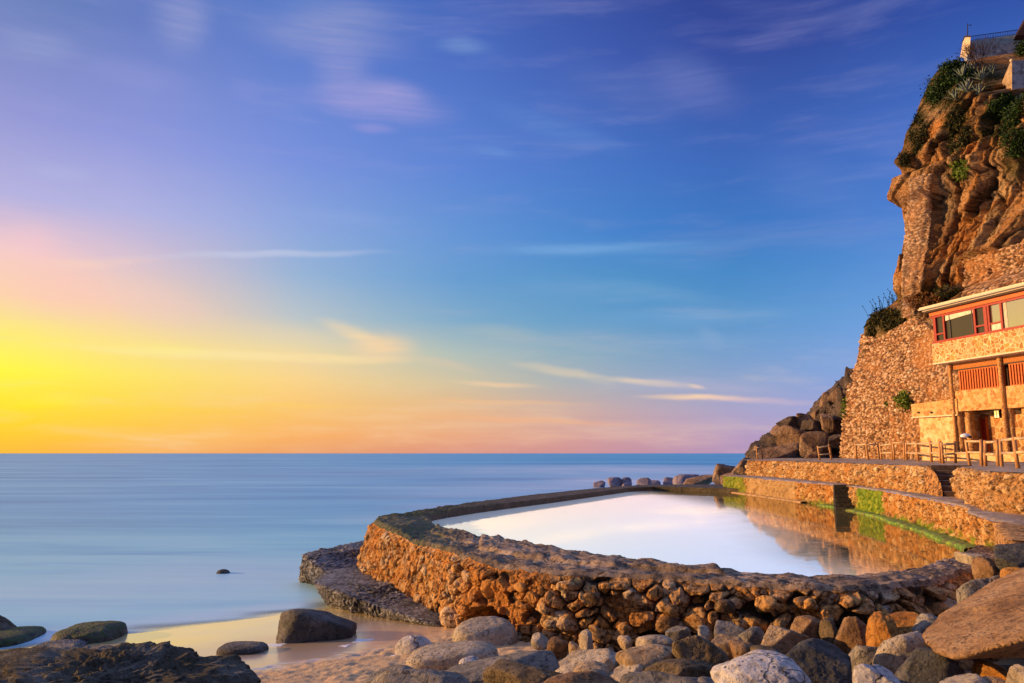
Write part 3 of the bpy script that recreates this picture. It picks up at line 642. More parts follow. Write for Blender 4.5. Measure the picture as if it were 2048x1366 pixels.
# ------------------------------------------------------------------ terraces beside the pool
def line(pts, z):  # px polyline -> world
    return np.array([G(a, b, z)[:] for a, b in pts])
LOWB = line([(1455,984),(1500,990),(1590,1003),(1690,1018),(1770,1036),(1850,1062),(1915,1085),(1975,1108),(2030,1125)], ZW - .02)     # foot of the lower wall
ZL = 2.95
LOWT = np.array([G(a, b, z)[:] for a, b, z in [(1465,955,3.0),(1500,959,2.95),(1590,964,2.93),(1660,971,2.93),(1720,974,2.93),(1775,979,2.95),(1860,997,2.95),(1894,1012,2.95),(1961,1031,2.95),(2014,1046,2.95)]])
UPB = line([(1470,949),(1540,953),(1600,958),(1700,968),(1800,981),(1845,987),(1912,993),(1934,1002),(1953,1014),(1984,1023),(2048,1030),(2150,1052),(2300,1085)], ZL)
UPT0 = [(1470,917),(1490,917.5),(1600,919.5),(1700,923),(1800,928),(1900,933),(1960,938),(2048,944),(2150,952),(2300,966)]
ZU = 4.12
def byY(P, Y):
    k = np.argsort(P[:, 1]); return np.interp(Y, P[k, 1], P[k, 0])
UPT = np.array([G(a, b, ZU)[:] for a, b in UPT0]); UPT[:, 1] = np.minimum(UPT[:, 1], 62)
UPT[0] = (UPT[0, 0], 66, ZU); UPT[:, 0] = [byY(UPB, y) + .22 for y in UPT[:, 1]]
# wall strip between two polylines parameterised by Y
def wall_strip(name, topX, botX, Y0, Y1, ztop, zbot, ny, nz, amp, mat, parent, seed, attrs_fn=None, bulge=0.0, stonesz=(2.6, 3.2)):
    Y = np.linspace(Y0, Y1, ny); v = np.linspace(0, 1, nz)
    xt = topX(Y); xb = botX(Y); zt = ztop(Y); zb = zbot(Y)
    YY = np.repeat(Y, nz); vv = np.tile(v, ny)
    X = np.repeat(xt, nz) * (1 - vv) + np.repeat(xb, nz) * vv; Z = np.repeat(zt, nz) * (1 - vv) + np.repeat(zb, nz) * vv
    q = np.stack([YY * stonesz[0] * .9, Z * stonesz[1], 0 * Z], 1); qw = q + .35 * np.stack([fbm(q, 3, .5, seed), fbm(q + 9, 3, .5, seed), 0 * Z], 1)
    F1, F2, ID = voro(qw, seed)
    st = sstep(.04, .22, F2 - F1)
    d = amp * (.55 * st * (.5 + ID) + .9 * fbm(np.stack([YY * .5, Z * .9, 0 * Z], 1), 3, .5, seed + 1) + .45 * ridged(np.stack([YY * 3.5, Z * 3.5, 0 * Z], 1), 4, .6, seed + 2)) - amp * .5
    env = sstep(0, .08, vv) * 1.0
    X = X - d * env - bulge * np.sin(np.pi * vv) ** .7
    Z = Z + (-.06 * sstep(.1, 0, vv) + .03 * fbm(np.stack([YY * 3, 0 * YY, 0 * YY], 1), 2, .5, seed)) * (vv < .15)
    at = {'tint': ID * .8 + .1, 'stone': .35 + .65 * st, 'dark': .75 * sstep(.12, .0, F2 - F1) * sstep(-.1, .3, fbm(q * .4, 3, .5, seed + 5))}
    if attrs_fn: at.update(attrs_fn(YY, Z, vv, q))
    o = mesh_np(name, np.stack([X, YY, Z], 1), gridF(ny, nz), mat, at); local(o, parent) if parent else None
    return o
Ymin = 17.0
S1 = G(1888, 993, ZL); upb = lambda Y: byY(UPB, Y); upt = lambda Y: byY(UPB, Y) + .22 + .75 * sstep(S1.y + .1, S1.y + .8, Y) * sstep(S1.y + 3.0, S1.y + 2.2, Y)
lwb = lambda Y: byY(LOWB, Y); lwt = lambda Y: (byY(LOWB, Y) + .12) * sstep(22, 25, Y) + byY(LOWT, Y) * (1 - sstep(22, 25, Y))
# material extensions: algae and plaster on the lower wall
def mat_lower():
    m = mat_wall('pool_side_rubble', [(0.0, (.24, .10, .035)), (.3, (.48, .24, .08)), (.6, (.64, .38, .16)), (1.0, (.76, .56, .32))], (.50, .22, .05)); nt = m.node_tree; b = nt.nodes['Principled BSDF']
    src = b.inputs['Base Color'].links[0].from_socket; v = coords(nt, rnd=False, scale=(1, 1, .25)); n = noise(nt, v, 6, 6, .65)
    pl = ramp(nt, noise(nt, coords(nt, rnd=False), 1.6, 6, .6), [(.35, (.30, .19, .09)), (.6, (.46, .31, .16))])
    c = mx(nt, attr(nt, 'plaster'), src, pl)
    al = ramp(nt, n, [(.3, (.035, .065, .008)), (.48, (.13, .22, .018)), (.68, (.38, .42, .05))])
    c = mx(nt, attr(nt, 'algae'), c, al); nt.links.new(c, b.inputs['Base Color']); return m
M['lower'] = mat_lower()
def low_attrs(Y, Z, v, q):
    X = lwt(Y) * (1 - v) + lwb(Y) * v; px, py = project(np.stack([X, Y, Z], 1)); n = fbm(np.stack([Y * 2, Z * .7, 0 * Z], 1), 4, .6, 77)
    al = sstep(1708, 1718, px + 12 * n) * sstep(1774, 1760, px + 22 * n); al = np.maximum(al, .9 * sstep(1493, 1480, px + 20 * n))
    al = np.maximum(al, .9 * sstep(.30, .05, Z - ZW + .6 * n) * sstep(1590, 1640, px))
    pl = sstep(1492, 1496, px) * sstep(1594, 1590, px) * sstep(.9, .86, v + .18 * n) * (v > .0)
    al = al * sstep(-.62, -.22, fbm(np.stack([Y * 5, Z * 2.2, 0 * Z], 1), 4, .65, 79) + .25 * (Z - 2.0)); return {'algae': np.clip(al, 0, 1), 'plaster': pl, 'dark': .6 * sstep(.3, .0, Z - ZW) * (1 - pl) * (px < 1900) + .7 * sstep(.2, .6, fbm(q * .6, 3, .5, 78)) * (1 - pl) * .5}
tw = empty('pool_side_wall', (16, 35, ZW), 'orange rubble wall with green algae patch rising straight from the pool water', 'wall')
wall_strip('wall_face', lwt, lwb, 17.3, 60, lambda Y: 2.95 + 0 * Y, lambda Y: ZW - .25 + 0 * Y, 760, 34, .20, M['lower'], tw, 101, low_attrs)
# lower walkway
def mat_path():
    m, nt, b = new_mat('walkway_concrete'); v = coords(nt, rnd=False)
    n1 = noise(nt, v, 1.3, 8, .65); n2 = noise(nt, v, 12, 6, .7)
    c = ramp(nt, n1, [(.35, (.20, .15, .11)), (.5, (.38, .30, .23)), (.65, (.54, .44, .35))]); c = mx(nt, ramp(nt, n2, [(.35, .6), (.5, 0.0)]), c, (.09, .07, .055))
    cr = vor(nt, v, 1.4, 'DISTANCE_TO_EDGE'); c = mx(nt, ma(nt, 'MULTIPLY', ramp(nt, cr, [(0.0, 1.0), (.03, 0.0)]), .6), c, (.08, .06, .05))
    nt.links.new(c, b.inputs['Base Color']); b.inputs['Roughness'].default_value = .8; bump(nt, b, [(n2, 1.0, .04), (n1, .6, .06)]); return m
M['path'] = mat_path()
def strip_flat(name, xa, xb, Y0, Y1, z, ny, nx, amp, seed):
    Y = np.linspace(Y0, Y1, ny); u = np.linspace(0, 1, nx); YY = np.repeat(Y, nx); uu = np.tile(u, ny)
    X = np.repeat(xa(Y), nx) * (1 - uu) + np.repeat(xb(Y), nx) * uu; q = np.stack([X, YY, 0 * X], 1)
    Z = z(X, YY) + amp * (fbm(q * 1.2, 4, .6, seed) + .5 * fbm(q * 6, 3, .6, seed + 1)) - .05 * sstep(.06, 0, uu)
    o = mesh_np(name, np.stack([X, YY, Z], 1), gridF(ny, nx, True), M['path']); tag(o, kind='structure'); return o
strip_flat('walkway', lambda Y: lwt(Y) - .02, lambda Y: upb(Y) + .35, 13.6, 60, lambda X, Y: 2.95 + 0 * X, 700, 30, .03, 111)
strip_flat('terrace', lambda Y: upt(Y) - .02, lambda Y: upt(Y) + 16.0, 12, 61, lambda X, Y: ZU + .0 * X + .10 * sstep(1.0, 4.0, X - upt(Y)), 500, 40, .015, 121)
uw = empty('terrace_wall', (16, 35, ZL), 'rough orange rubble wall holding up the fenced terrace, with two flights of steps', 'wall')
wall_strip('wall_face', upt, upb, 12, 59.5, lambda Y: ZU - .0 + 0 * Y, lambda Y: ZL - .1 + 0 * Y, 900, 34, .26, M['terrace_wall'], uw, 131, lambda Y, Z, v, q: {'dark': .8 * sstep(.15, .0, ridged(q * .35, 3, .5, 5) + .25) * .6 + .25 * sstep(.3, .7, fbm(q * .8, 3, .5, 6))}, .10)
# algae ledge at the water line
def mat_algae():
    m, nt, b = new_mat('green_algae'); v = coords(nt, rnd=False); n = noise(nt, v, 7, 7, .65)
    nb = noise(nt, v, 1.6, 5, .6); ca = ramp(nt, n, [(.3, (.025, .06, .005)), (.48, (.11, .24, .012)), (.66, (.34, .44, .04))]); nt.links.new(mx(nt, ramp(nt, nb, [(.48, 0.0), (.62, .75)]), ca, (.13, .09, .03)), b.inputs['Base Color']); b.inputs['Roughness'].default_value = .7; bump(nt, b, [(n, 1.0, .05)]); return m
M['algae'] = mat_algae()
Y = np.linspace(23.2, 43.0, 400); prof = np.array([(-.50, -.25), (-.48, .05), (-.42, .11), (-.2, .13), (.05, .14)])
V = np.zeros((400, 5, 3)); nn = fbm(np.stack([Y * 1.5, 0 * Y, 0 * Y], 1), 3, .5, 141)
for j, (dx, dz) in enumerate(prof):
    n9 = fbm(np.stack([Y * 5, 0 * Y + j, 0 * Y], 1), 4, .6, 143); V[:, j, 0] = lwb(Y) + dx * (.9 + .35 * nn + .18 * n9); V[:, j, 1] = Y; V[:, j, 2] = ZW + dz * .72 + .03 * nn + .025 * n9
o = mesh_np('algae_ledge', V.reshape(-1, 3), gridF(400, 5), M['algae']); tag(o, 'bright green algae covered ledge along the foot of the pool side wall', 'ledge')
Y = np.linspace(45.5, 59.5, 120); V = np.zeros((120, 5, 3))
for j, (dx, dz) in enumerate(prof):
    V[:, j, 0] = lwb(Y) + dx * .7; V[:, j, 1] = Y; V[:, j, 2] = ZW + dz * .8 - .03
m_, nt_, b_ = new_mat('tan_plaster'); nn_ = noise(nt_, coords(nt_, rnd=False), 3, 6, .6)
nt_.links.new(ramp(nt_, nn_, [(.3, (.20, .11, .04)), (.6, (.50, .32, .15)), (.75, (.60, .42, .24))]), b_.inputs['Base Color']); b_.inputs['Roughness'].default_value = .85; bump(nt_, b_, [(nn_, .8, .03)]); M['plaster'] = m_
o = mesh_np('footing_ledge', V.reshape(-1, 3), gridF(120, 5), M['plaster']); tag(o, 'tan concrete ledge at the water line at the far corner of the pool', 'ledge')

# near end: face of the walkway end, pillar
bm = bmesh.new()
e0 = G(2014, 1046, 2.95); e1 = G(2012, 1080, 2.95)
hexa(bm, [(e1.x, e1.y, 1.4), (e1.x + 5, e1.y - .6, 1.4), (e0.x + 5, e0.y + .5, 1.4), (e0.x, e0.y + .5, 1.4), (e1.x, e1.y, 2.94), (e1.x + 5, e1.y - .6, 2.94), (e0.x + 5, e0.y + .5, 2.94), (e0.x, e0.y + .5, 2.94)])
bmesh.ops.subdivide_edges(bm, edges=bm.edges[:], cuts=22, use_grid_fill=True)
co = np.array([v.co[:] for v in bm.verts]); dd = .10 * fbm(co * 1.5, 4, .6, 151) + .06 * ridged(co * 4, 3, .5, 152)
for v_, k in zip(bm.verts, dd): v_.co.x -= k; v_.co.y -= k * .6; v_.co.z += min(k * .3, 0)
o = from_bm('walkway_end', bm, M['terrace_wall'], smooth=True); tag(o, 'crumbling squared end of the walkway above the foreground boulders', 'wall')
for an, val in (('tint', .5), ('stone', .6)):
    at = o.data.attributes.new(an, 'FLOAT', 'POINT'); at.data.foreach_set('value', np.full(len(o.data.vertices), val, np.float32))

# ------------------------------------------------------------------ steps
def mat_step():
    m, nt, b = new_mat('shaded_step_stone'); v = coords(nt); n = noise(nt, v, 5, 6, .65)
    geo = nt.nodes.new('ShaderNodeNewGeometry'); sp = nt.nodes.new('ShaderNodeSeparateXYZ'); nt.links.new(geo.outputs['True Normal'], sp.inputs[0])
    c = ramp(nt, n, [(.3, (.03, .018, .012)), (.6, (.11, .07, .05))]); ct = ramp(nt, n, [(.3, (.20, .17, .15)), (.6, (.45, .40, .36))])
    nt.links.new(mx(nt, ramp(nt, sp.outputs[2], [(.5, 0.0), (.7, 1.0)]), c, ct), b.inputs['Base Color']); b.inputs['Roughness'].default_value = .8; bump(nt, b, [(n, .6, .03)]); return m  # risers painted shade-dark, treads painted lit-pale, by face direction
M['step'] = mat_step()
M['wetstep'] = rock_mat('black_wet_step', (.008, .007, .006), (.022, .018, .015), (.07, .06, .05), .2, .5)
def stairs(base, t, n, rise, run, w0, w1, label, flank=True, back=.3, side=1, mat='step'):
    t = Vector((t[0], t[1], 0)).normalized(); r = Vector((t.y, -t.x, 0)); root = empty('stone_steps', base, label, 'steps', 'stone steps between the pool levels')
    L = n * run
    for k in range(n):
        bm = bmesh.new(); a = t * (run * k); wk = w0 + (w1 - w0) * k / (n - 1); lo = -w1 * 0
        off = -(wk - w0) * .6
        c = [base + a + r * off, base + a + r * (w0 + .8), base + t * (L + back) + r * (w0 + .8), base + t * (L + back) + r * off]
        zb, zt = base.z + rise * k - (.12 if k == 0 else 0), base.z + rise * (k + 1)
        hexa(bm, [(p.x, p.y, zb) for p in c] + [(p.x, p.y, zt) for p in c])
        bmesh.ops.bevel(bm, geom=bm.edges[:], offset=.018, segments=2, affect='EDGES')
        o = from_bm('step', bm, M[mat]); local(o, root)
    if flank:
        V, F = ico(4); 
        bm = bmesh.new(); q0 = base - r * .02; top = base.z + rise * n
        A = [q0 - t * .05 - r * .16, q0 + t * (L + .5) - r * .5, q0 + t * (L + .5) + r * .02 - r * ((w1 - w0) * .6), q0 - t * .05 + r * 0.0]
        B = [q0 + t * (L * .5) - r * .12, q0 + t * (L + .5) - r * .25, q0 + t * (L + .5) - r * ((w1 - w0) * .6), q0 + t * .0 + r * 0.0]
        hexa(bm, [(p.x, p.y, base.z - .05) for p in A] + [(B[0].x, B[0].y, top - .25), (B[1].x, B[1].y, top), (B[2].x, B[2].y, top), (B[3].x, B[3].y, base.z + rise)])
        bmesh.ops.subdivide_edges(bm, edges=bm.edges[:], cuts=6, use_grid_fill=True)
        for v_ in bm.verts:
            v_.co.x += .10 * vn(np.array([v_.co[:]]) * 3, 161)[0]
        o = from_bm('flank', bm, M['terrace_wall'], smooth=True); local(o, root)
    return root
def aim(base, px, L):
    return (G(px, 900, 5).x / G(px, 900, 5).y * (base.y + L) - base.x, L)
b1 = S1.copy(); stairs(b1, aim(b1, 1868, 2.0), 6, .195, .34, .47, .8, 'short dark flight of steps up to the terrace, right of the pool algae patch')
b2 = G(1614, 959, ZL); stairs(b2, aim(b2, 1606, 2.2), 6, .195, .36, .6, .75, 'small distant flight of steps set into the terrace wall near the far end')
b3 = G(1660, 1020, ZW - .05) - Vector((.10, 1.0, 0)); stairs(b3, aim(b3, 1660, 1.9), 6, .21, .30, 1.0, .9, 'black wet steps going down into the pool water', flank=False, back=.3, mat='wetstep')

# ------------------------------------------------------------------ log fence on the terrace
def mat_wood():
    m, nt, b = new_mat('fence_log'); v = coords(nt, scale=(1, 1, .15)); n = noise(nt, v, 14, 6, .6); n2 = noise(nt, coords(nt), 3, 4)
    c = ramp(nt, n, [(.3, (.20, .075, .02)), (.5, (.46, .22, .075)), (.7, (.64, .38, .17))]); c = mx(nt, ramp(nt, n2, [(.5, 0.0), (.7, .5)]), c, (.30, .10, .02))
    nt.links.new(c, b.inputs['Base Color']); b.inputs['Roughness'].default_value = .55; bump(nt, b, [(n, .5, .01)]); return m
M['wood'] = mat_wood()
m_, nt_, b_ = new_mat('pale_rail'); nn_ = noise(nt_, coords(nt_, scale=(.2, 1, 1)), 12, 5, .6)
nt_.links.new(ramp(nt_, nn_, [(.3, (.36, .23, .11)), (.6, (.68, .52, .30))]), b_.inputs['Base Color']); b_.inputs['Roughness'].default_value = .5; M['rail'] = m_
def C6(x, y): return 1698 + x / 5.254, 850 + y / 5.254
def fence_y(px, py, top):   # depth from the post's apparent height (a post is 1.1 m)
    return None
FP = {k: (C6(*a), C6(*b)) for k, (a, b) in dict(a=((66,185),(80,372)), b=((176,185),(205,375)), c=((298,180),(318,375)), d=((325,190),(345,377)), e=((447,172),(455,380)), f=((462,170),(475,381)),
  g=((580,170),(582,382)), h=((600,180),(605,384)), i=((710,178),(728,391)), j=((855,165),(868,397)), k=((952,170),(962,402)), l=((972,182),(992,406)), m=((1112,168),(1118,406)), n=((1226,150),(1272,418)),
  o=((1387,150),(1393,422)), p=((1430,160),(1433,426)), q=((1555,150),(1568,428)), r=((1590,146),(1606,430)), s=((1728,124),(1778,450)), t=((1890,118),(1905,452)), u=((2050,110),(2080,470))).items()}
FP['x0'] = ((1512.5, 891.7), (1515.4, 917.2)); FP['x1'] = ((1521.8, 892.6), (1525.3, 917.2)); FP['y0'] = ((1635.5, 891.7), (1640, 919)); FP['y1'] = ((1657.5, 888), (1663.3, 919.2))
POST = {}
for k, ((tx, ty), (bx, by)) in FP.items():
    B = G(bx, by, ZU + .02)
    if k[0] in 'xy': B = D(bx, by, 63 if k[0] == 'x' else 52); 
    B.z = ZU - .1; Tp = D(tx, ty, B.y); POST[k] = (B, Tp)
def panel(keys, rails, label):
    base = POST[keys[0]][0]; root = empty('fence_panel', base, label, 'fence', 'log fence panels along the terrace edge')
    for k in keys:
        if k in done: continue
        done.add(k); B, Tp = POST[k]; bm = bmesh.new(); r = .062
        tube(bm, [B, B.lerp(Tp, .5) + Vector((rng.uniform(-.01, .01), 0, 0)), Tp - (Tp - B).normalized() * .03, Tp], [r * 1.05, r, r * .98, r * .7], 12)
        o = from_bm('post', bm, M['wood'], smooth=True); local(o, root)
    for (k0, k1, fr) in rails:
        B0, T0 = POST[k0]; B1, T1 = POST[k1]; a = B0.lerp(T0, fr); c = B1.lerp(T1, fr); dz = Vector((0, -.045, 0)); mid = a.lerp(c, .5) + Vector((0, 0, rng.uniform(-.02, .01)))
        bm = bmesh.new(); tube(bm, [a + dz, mid + dz, c + dz], [.045, .048, .043], 10); o = from_bm('rail', bm, M['rail'], smooth=True); local(o, root)
done = set()
hi, lo = .93, .52
panel(['x0', 'x1'], [('x0', 'x1', .9), ('x0', 'x1', .45)], 'tiny ladder-like fence panel standing alone at the far left end of the terrace')
panel(['y0', 'y1'], [('y0', 'y1', .9), ('y0', 'y1', .46)], 'isolated two-post fence panel above the distant steps')
panel(['a', 'b', 'c'], [('a', 'b', .9), ('b', 'c', .9)], 'three-post fence panel with only a top rail, left end of the long fence')
panel(['d', 'e'], [('d', 'e', hi - .04), ('d', 'e', lo - .03)], 'two-rail fence panel just right of the three-post panel')
panel(['f', 'g'], [('f', 'g', .93)], 'fence panel with top rail only, third along the long fence')
panel(['h', 'i', 'j', 'k'], [('h', 'i', .92), ('i', 'j', .92), ('j', 'k', .9), ('h', 'i', .5), ('i', 'j', .5), ('j', 'k', .5)], 'long four-post fence panel in front of the bright annex wall')
panel(['l', 'm'], [('l', 'm', .9), ('l', 'm', .5), ('m', 'n', .52)], 'fence panel joined to the leaning lamp post by a lower rail')
panel(['n', 'o'], [('n', 'o', .93), ('n', 'o', .55)], 'fence panel whose leaning left post carries the white lamp')
panel(['p', 'q'], [('p', 'q', .93), ('p', 'q', .5)], 'two-rail fence panel to the right of the lamp post panel')
panel(['r', 's'], [('r', 's', .95), ('r', 's', .53)], 'fence panel ending at the thick leaning post near the right edge')
panel(['t', 'u'], [('s', 't', .95), ('s', 't', .55), ('t', 'u', .95), ('t', 'u', .55)], 'rightmost fence panel running out of the picture')
# white lamp on the leaning post
B, Tp = POST['n']; lr = empty('lamp', Tp, 'white dish lamp on top of the leaning fence post', 'lamp')
V, F = ico(3); m_, nt_, b_ = new_mat('white_enamel'); b_.inputs['Base Color'].default_value = (.85, .85, .88, 1); b_.inputs['Roughness'].default_value = .35; M['white_p'] = m_
m_, nt_, b_ = new_mat('dark_metal'); b_.inputs['Base Color'].default_value = (.03, .03, .035, 1); b_.inputs['Roughness'].default_value = .5; b_.inputs['Metallic'].default_value = .6; M['metal'] = m_
c = np.array(Tp[:]) + (0, 0, .12)
o = mesh_np('lamp_shade', V * (.20, .16, .12) * np.where(V[:, 2:3] < -.35, np.array([[1, 1, .5]]), 1) + c, F, M['white_p']); local(o, lr)
o = mesh_np('lamp_glass', V * (.09, .04, .05) + c + (.09, -.15, -.03), F, M['metal']); local(o, lr)
bm = bmesh.new(); tube(bm, [Tp - Vector((0, 0, .02)), Tp + Vector((0, 0, .1))], [.03, .03], 8); o = from_bm('bracket', bm, M['metal'], smooth=True); local(o, lr)

# ------------------------------------------------------------------ restaurant building
O0 = D(1868, 700, 40.0); O0.z = 4.2
ud = Vector((.2214, -.9752, 0)); wn_ = Vector((-.9752, -.2214, 0))
def BW(u, w, z): return O0 * 1 + ud * u + wn_ * w + Vector((0, 0, z - O0.z))
def Fq(px, py, w=0.0):
    d = ray(px, py); P0 = O0 + wn_ * w; n = wn_; t = ((P0 - Vector((0, 0, CZ))).dot(n)) / d.dot(n); P = Vector((0, 0, CZ)) + d * t
    q = P - O0; return q.dot(ud), P.z
def bbox(bm, u0, u1, w0, w1, z0, z1, z0b=None, z1b=None):
    z0b = z0 if z0b is None else z0b; z1b = z1 if z1b is None else z1b
    c = [(u0, w0, z0), (u0, w1, z0), (u1, w1, z0b), (u1, w0, z0b), (u0, w0, z1), (u0, w1, z1), (u1, w1, z1b), (u1, w0, z1b)]
    hexa(bm, [BW(*p) for p in c]); 
def pxbox(bm, xa, ya, yb, xc, yc, yd, w0, w1):
    """front face given by pixels: left edge xa (top ya, bottom yb), right edge xc (top yc, bottom yd)"""
    ua, za = Fq(xa, ya, w1); _, zb = Fq(xa, yb, w1); uc, zc = Fq(xc, yc, w1); _, zd = Fq(xc, yd, w1)
    bbox(bm, ua, uc, w0, w1, zb, za, zd, zc); return ua, uc, za, zb, zc, zd
def mat_crazy(name, mortar, s1, s2, s3, scale, thick, bs=.03):
    m, nt, b = new_mat(name); v = coords(nt, rnd=False); n = noise(nt, v, 6, 5, .6)
    vw = nt.nodes.new('ShaderNodeVectorMath'); vw.operation = 'MULTIPLY_ADD'; nz = nt.nodes.new('ShaderNodeTexNoise'); nz.inputs['Scale'].default_value = 2.5; nt.links.new(v, nz.inputs['Vector'])
    nt.links.new(nz.outputs['Color'], vw.inputs[0]); vw.inputs[1].default_value = (.18, .18, .18); nt.links.new(v, vw.inputs[2])
    e = vor(nt, vw.outputs[0], scale, 'DISTANCE_TO_EDGE'); cc = vor(nt, vw.outputs[0], scale, 'F1', 'Color')
    sp = nt.nodes.new('ShaderNodeSeparateXYZ'); nt.links.new(cc, sp.inputs[0])
    c = ramp(nt, sp.outputs[0], [(0.1, s1), (.5, s2), (.9, s3)]); c = mx(nt, ramp(nt, n, [(.35, .5), (.55, 0.0)]), c, tuple(x * .5 for x in s1))
    f = ramp(nt, e, [(thick * .6, 1.0), (thick, 0.0)]); c = mx(nt, f, c, mortar); nt.links.new(c, b.inputs['Base Color']); b.inputs['Roughness'].default_value = .8
    bump(nt, b, [(ma(nt, 'MINIMUM', e, .1), 1.0, bs), (n, .6, .02)]); return m
M['crazy'] = mat_crazy('crazy_paving_band', (.74, .58, .34), (.36, .16, .03), (.56, .29, .07), (.52, .36, .18), 4.4, .06)
M['chips'] = mat_crazy('stone_chip_wall', (.60, .38, .16), (.44, .19, .05), (.62, .32, .09), (.66, .44, .20), 5.5, .05)
M['annex'] = mat_crazy('pale_stone_wall', (.74, .54, .28), (.52, .27, .09), (.70, .46, .20), (.76, .58, .34), 4.2, .05)
M['rubble'] = mat_crazy('recess_rubble', (.58, .40, .20), (.24, .09, .03), (.46, .20, .05), (.52, .32, .12), 2.8, .06, .06)
M['column'] = mat_crazy('pebble_column', (.30, .13, .04), (.56, .27, .08), (.68, .36, .12), (.70, .46, .22), 10, .08, .05)
def simple(name, col, rough=.6, sc=8, var=.35, spec=.4):
    m, nt, b = new_mat(name); n = noise(nt, coords(nt), sc, 5, .6)
    nt.links.new(ramp(nt, n, [(.3, tuple(x * (1 - var) for x in col)), (.65, col)]), b.inputs['Base Color']); b.inputs['Roughness'].default_value = rough; b.inputs['Specular IOR Level'].default_value = spec; bump(nt, b, [(n, .4, .01)]); return m
M['red'] = simple('red_painted_frame', (.36, .022, .014), .4, 10, .3); M['orangew'] = simple('orange_stained_wood', (.66, .15, .02), .55, 20, .45)
M['reed'] = simple('reed_fringe', (.55, .20, .045), .8, 26, .6); M['eave'] = simple('cream_fascia', (.78, .66, .46), .6, 9, .25); M['dkwood'] = simple('dark_wood', (.045, .016, .008), .6); M['cream'] = simple('cream_blind', (.80, .74, .58), .7)
m_, nt_, b_ = new_mat('window_glass'); b_.inputs['Base Color'].default_value = (.62, .62, .46, 1); b_.inputs['Metallic'].default_value = .75; b_.inputs['Roughness'].default_value = .05; b_.inputs['Specular IOR Level'].default_value = 1.0; b_.inputs['IOR'].default_value = 2.2
_n = noise(nt_, coords(nt_), 1.2, 2); bump(nt_, b_, [(_n, .08, .02)]); M['glass'] = m_
m_, nt_, b_ = new_mat('dark_window_glass'); b_.inputs['Base Color'].default_value = (.05, .045, .035, 1); b_.inputs['Roughness'].default_value = .08; b_.inputs['Specular IOR Level'].default_value = .6; M['glass2'] = m_
m_, nt_, b_ = new_mat('lit_lantern'); b_.inputs['Emission Color'].default_value = (1, .6, .12, 1); b_.inputs['Emission Strength'].default_value = 1.4; M['lit'] = m_

bd = empty('restaurant', O0, 'cliffside restaurant with red framed windows, crazy paving band and orange slatted shutters', 'building')
def part(name, fn, mat, bevel=0.0, parent=None, smooth=False):
    bm = bmesh.new(); fn(bm)
    if bevel: bmesh.ops.bevel(bm, geom=bm.edges[:], offset=bevel, segments=1, affect='EDGES')
    o = from_bm(name, bm, mat, smooth=smooth)
    if parent is None: local(o, bd)
    else: o.parent = parent
    return o
_, ZWB = Fq(1868, 688); _, ZBB = Fq(1868, 727); _, ZWT = Fq(1868, 633); UE = 10.0
part('stone_band', lambda bm: bbox(bm, -.02, UE, -3, .10, ZBB, ZWB), M['crazy'])
part('floor_slab', lambda bm: bbox(bm, -.04, UE, -3, .13, ZBB - .07, ZBB - .004), M['eave'])
part('interior', lambda bm: bbox(bm, .1, UE, -2.6, -2.4, ZWB, ZWT), M['cream'])
_, zr0 = Fq(1850, 630, .5); ro = part('roof', lambda bm: (bbox(bm, -.22, UE, -3.2, .36, ZWT + .30, ZWT + .42), ), M['eave'])
part('roof_lip', lambda bm: bbox(bm, -.30, UE, -3.3, .46, ZWT + .424, ZWT + .52), M['eave'])
part('soffit', lambda bm: bbox(bm, -.16, UE, -3, .30, ZWT + .22, ZWT + .296), M['dkwood'])
part('beam', lambda bm: bbox(bm, -.02, UE, -.2, .12, ZWT + .02, ZWT + .216), M['orangew'])
# window band
def winu(px): return Fq(px, 650)[0]
wf = part('window_frame', lambda bm: (bbox(bm, 0, UE, -.08, .06, ZWB + .004, ZWB + .12), bbox(bm, 0, UE, -.08, .06, ZWT - .09, ZWT + .016),
    [bbox(bm, winu(a), winu(b), -.07, .075, ZWB + .12, ZWT - .09) for a, b in ((1868.5, 1873.5), (1888, 1891), (1950, 1954), (1971, 1977.5), (1979, 1982.5), (2004.5, 2008.5), (2060, 2064))],
    [bbox(bm, winu(a), winu(b), -.06, .068, ZWB + .42, ZWB + .50) for a, b in ((1873.6, 1887.9), (1954.1, 1970.9), (1982.6, 2004.4))]), M['red'])
for a, b, mt in ((1873.5, 1888, 'glass2'), (1891, 1950, 'glass2'), (1954, 1971, 'glass2'), (1982.5, 2004.5, 'glass'), (2008.5, 2060, 'glass'), (2064, 2140, 'glass')):
    part('pane', lambda bm: bbox(bm, winu(a) + .01, winu(b) - .01, -.05, -.02, ZWB + .12, ZWT - .09), M[mt], parent=wf)
for a, b in ((1899, 1901), (1944.5, 1947)): part('window_post', lambda bm: bbox(bm, winu(a), winu(b), -.018, .02, ZWB + .13, ZWT - .1), M['metal'], parent=wf)
part('blind', lambda bm: bbox(bm, winu(1892), winu(1949), -.018, .015, ZWT - .36, ZWT - .1, ZWT - .26, ZWT - .1), M['cream'], parent=wf)
part('blind', lambda bm: bbox(bm, winu(1983), winu(2004), -.018, .015, ZWB + .13, ZWB + .41), M['cream'], parent=wf)
part('gutter', lambda bm: tube(bm, [BW(-.28, .50, ZWT + .40), BW(UE, .50, ZWT + .40)], [.05, .05], 8), M['eave'])
part('curtain', lambda bm: [bbox(bm, winu(2009) + .04 * k, winu(2009) + .04 * k + .03, -.018 + .008 * (k % 2), -.005 + .008 * (k % 2), ZWB + .13, ZWT - .1) for k in range(5)], M['cream'], parent=wf)
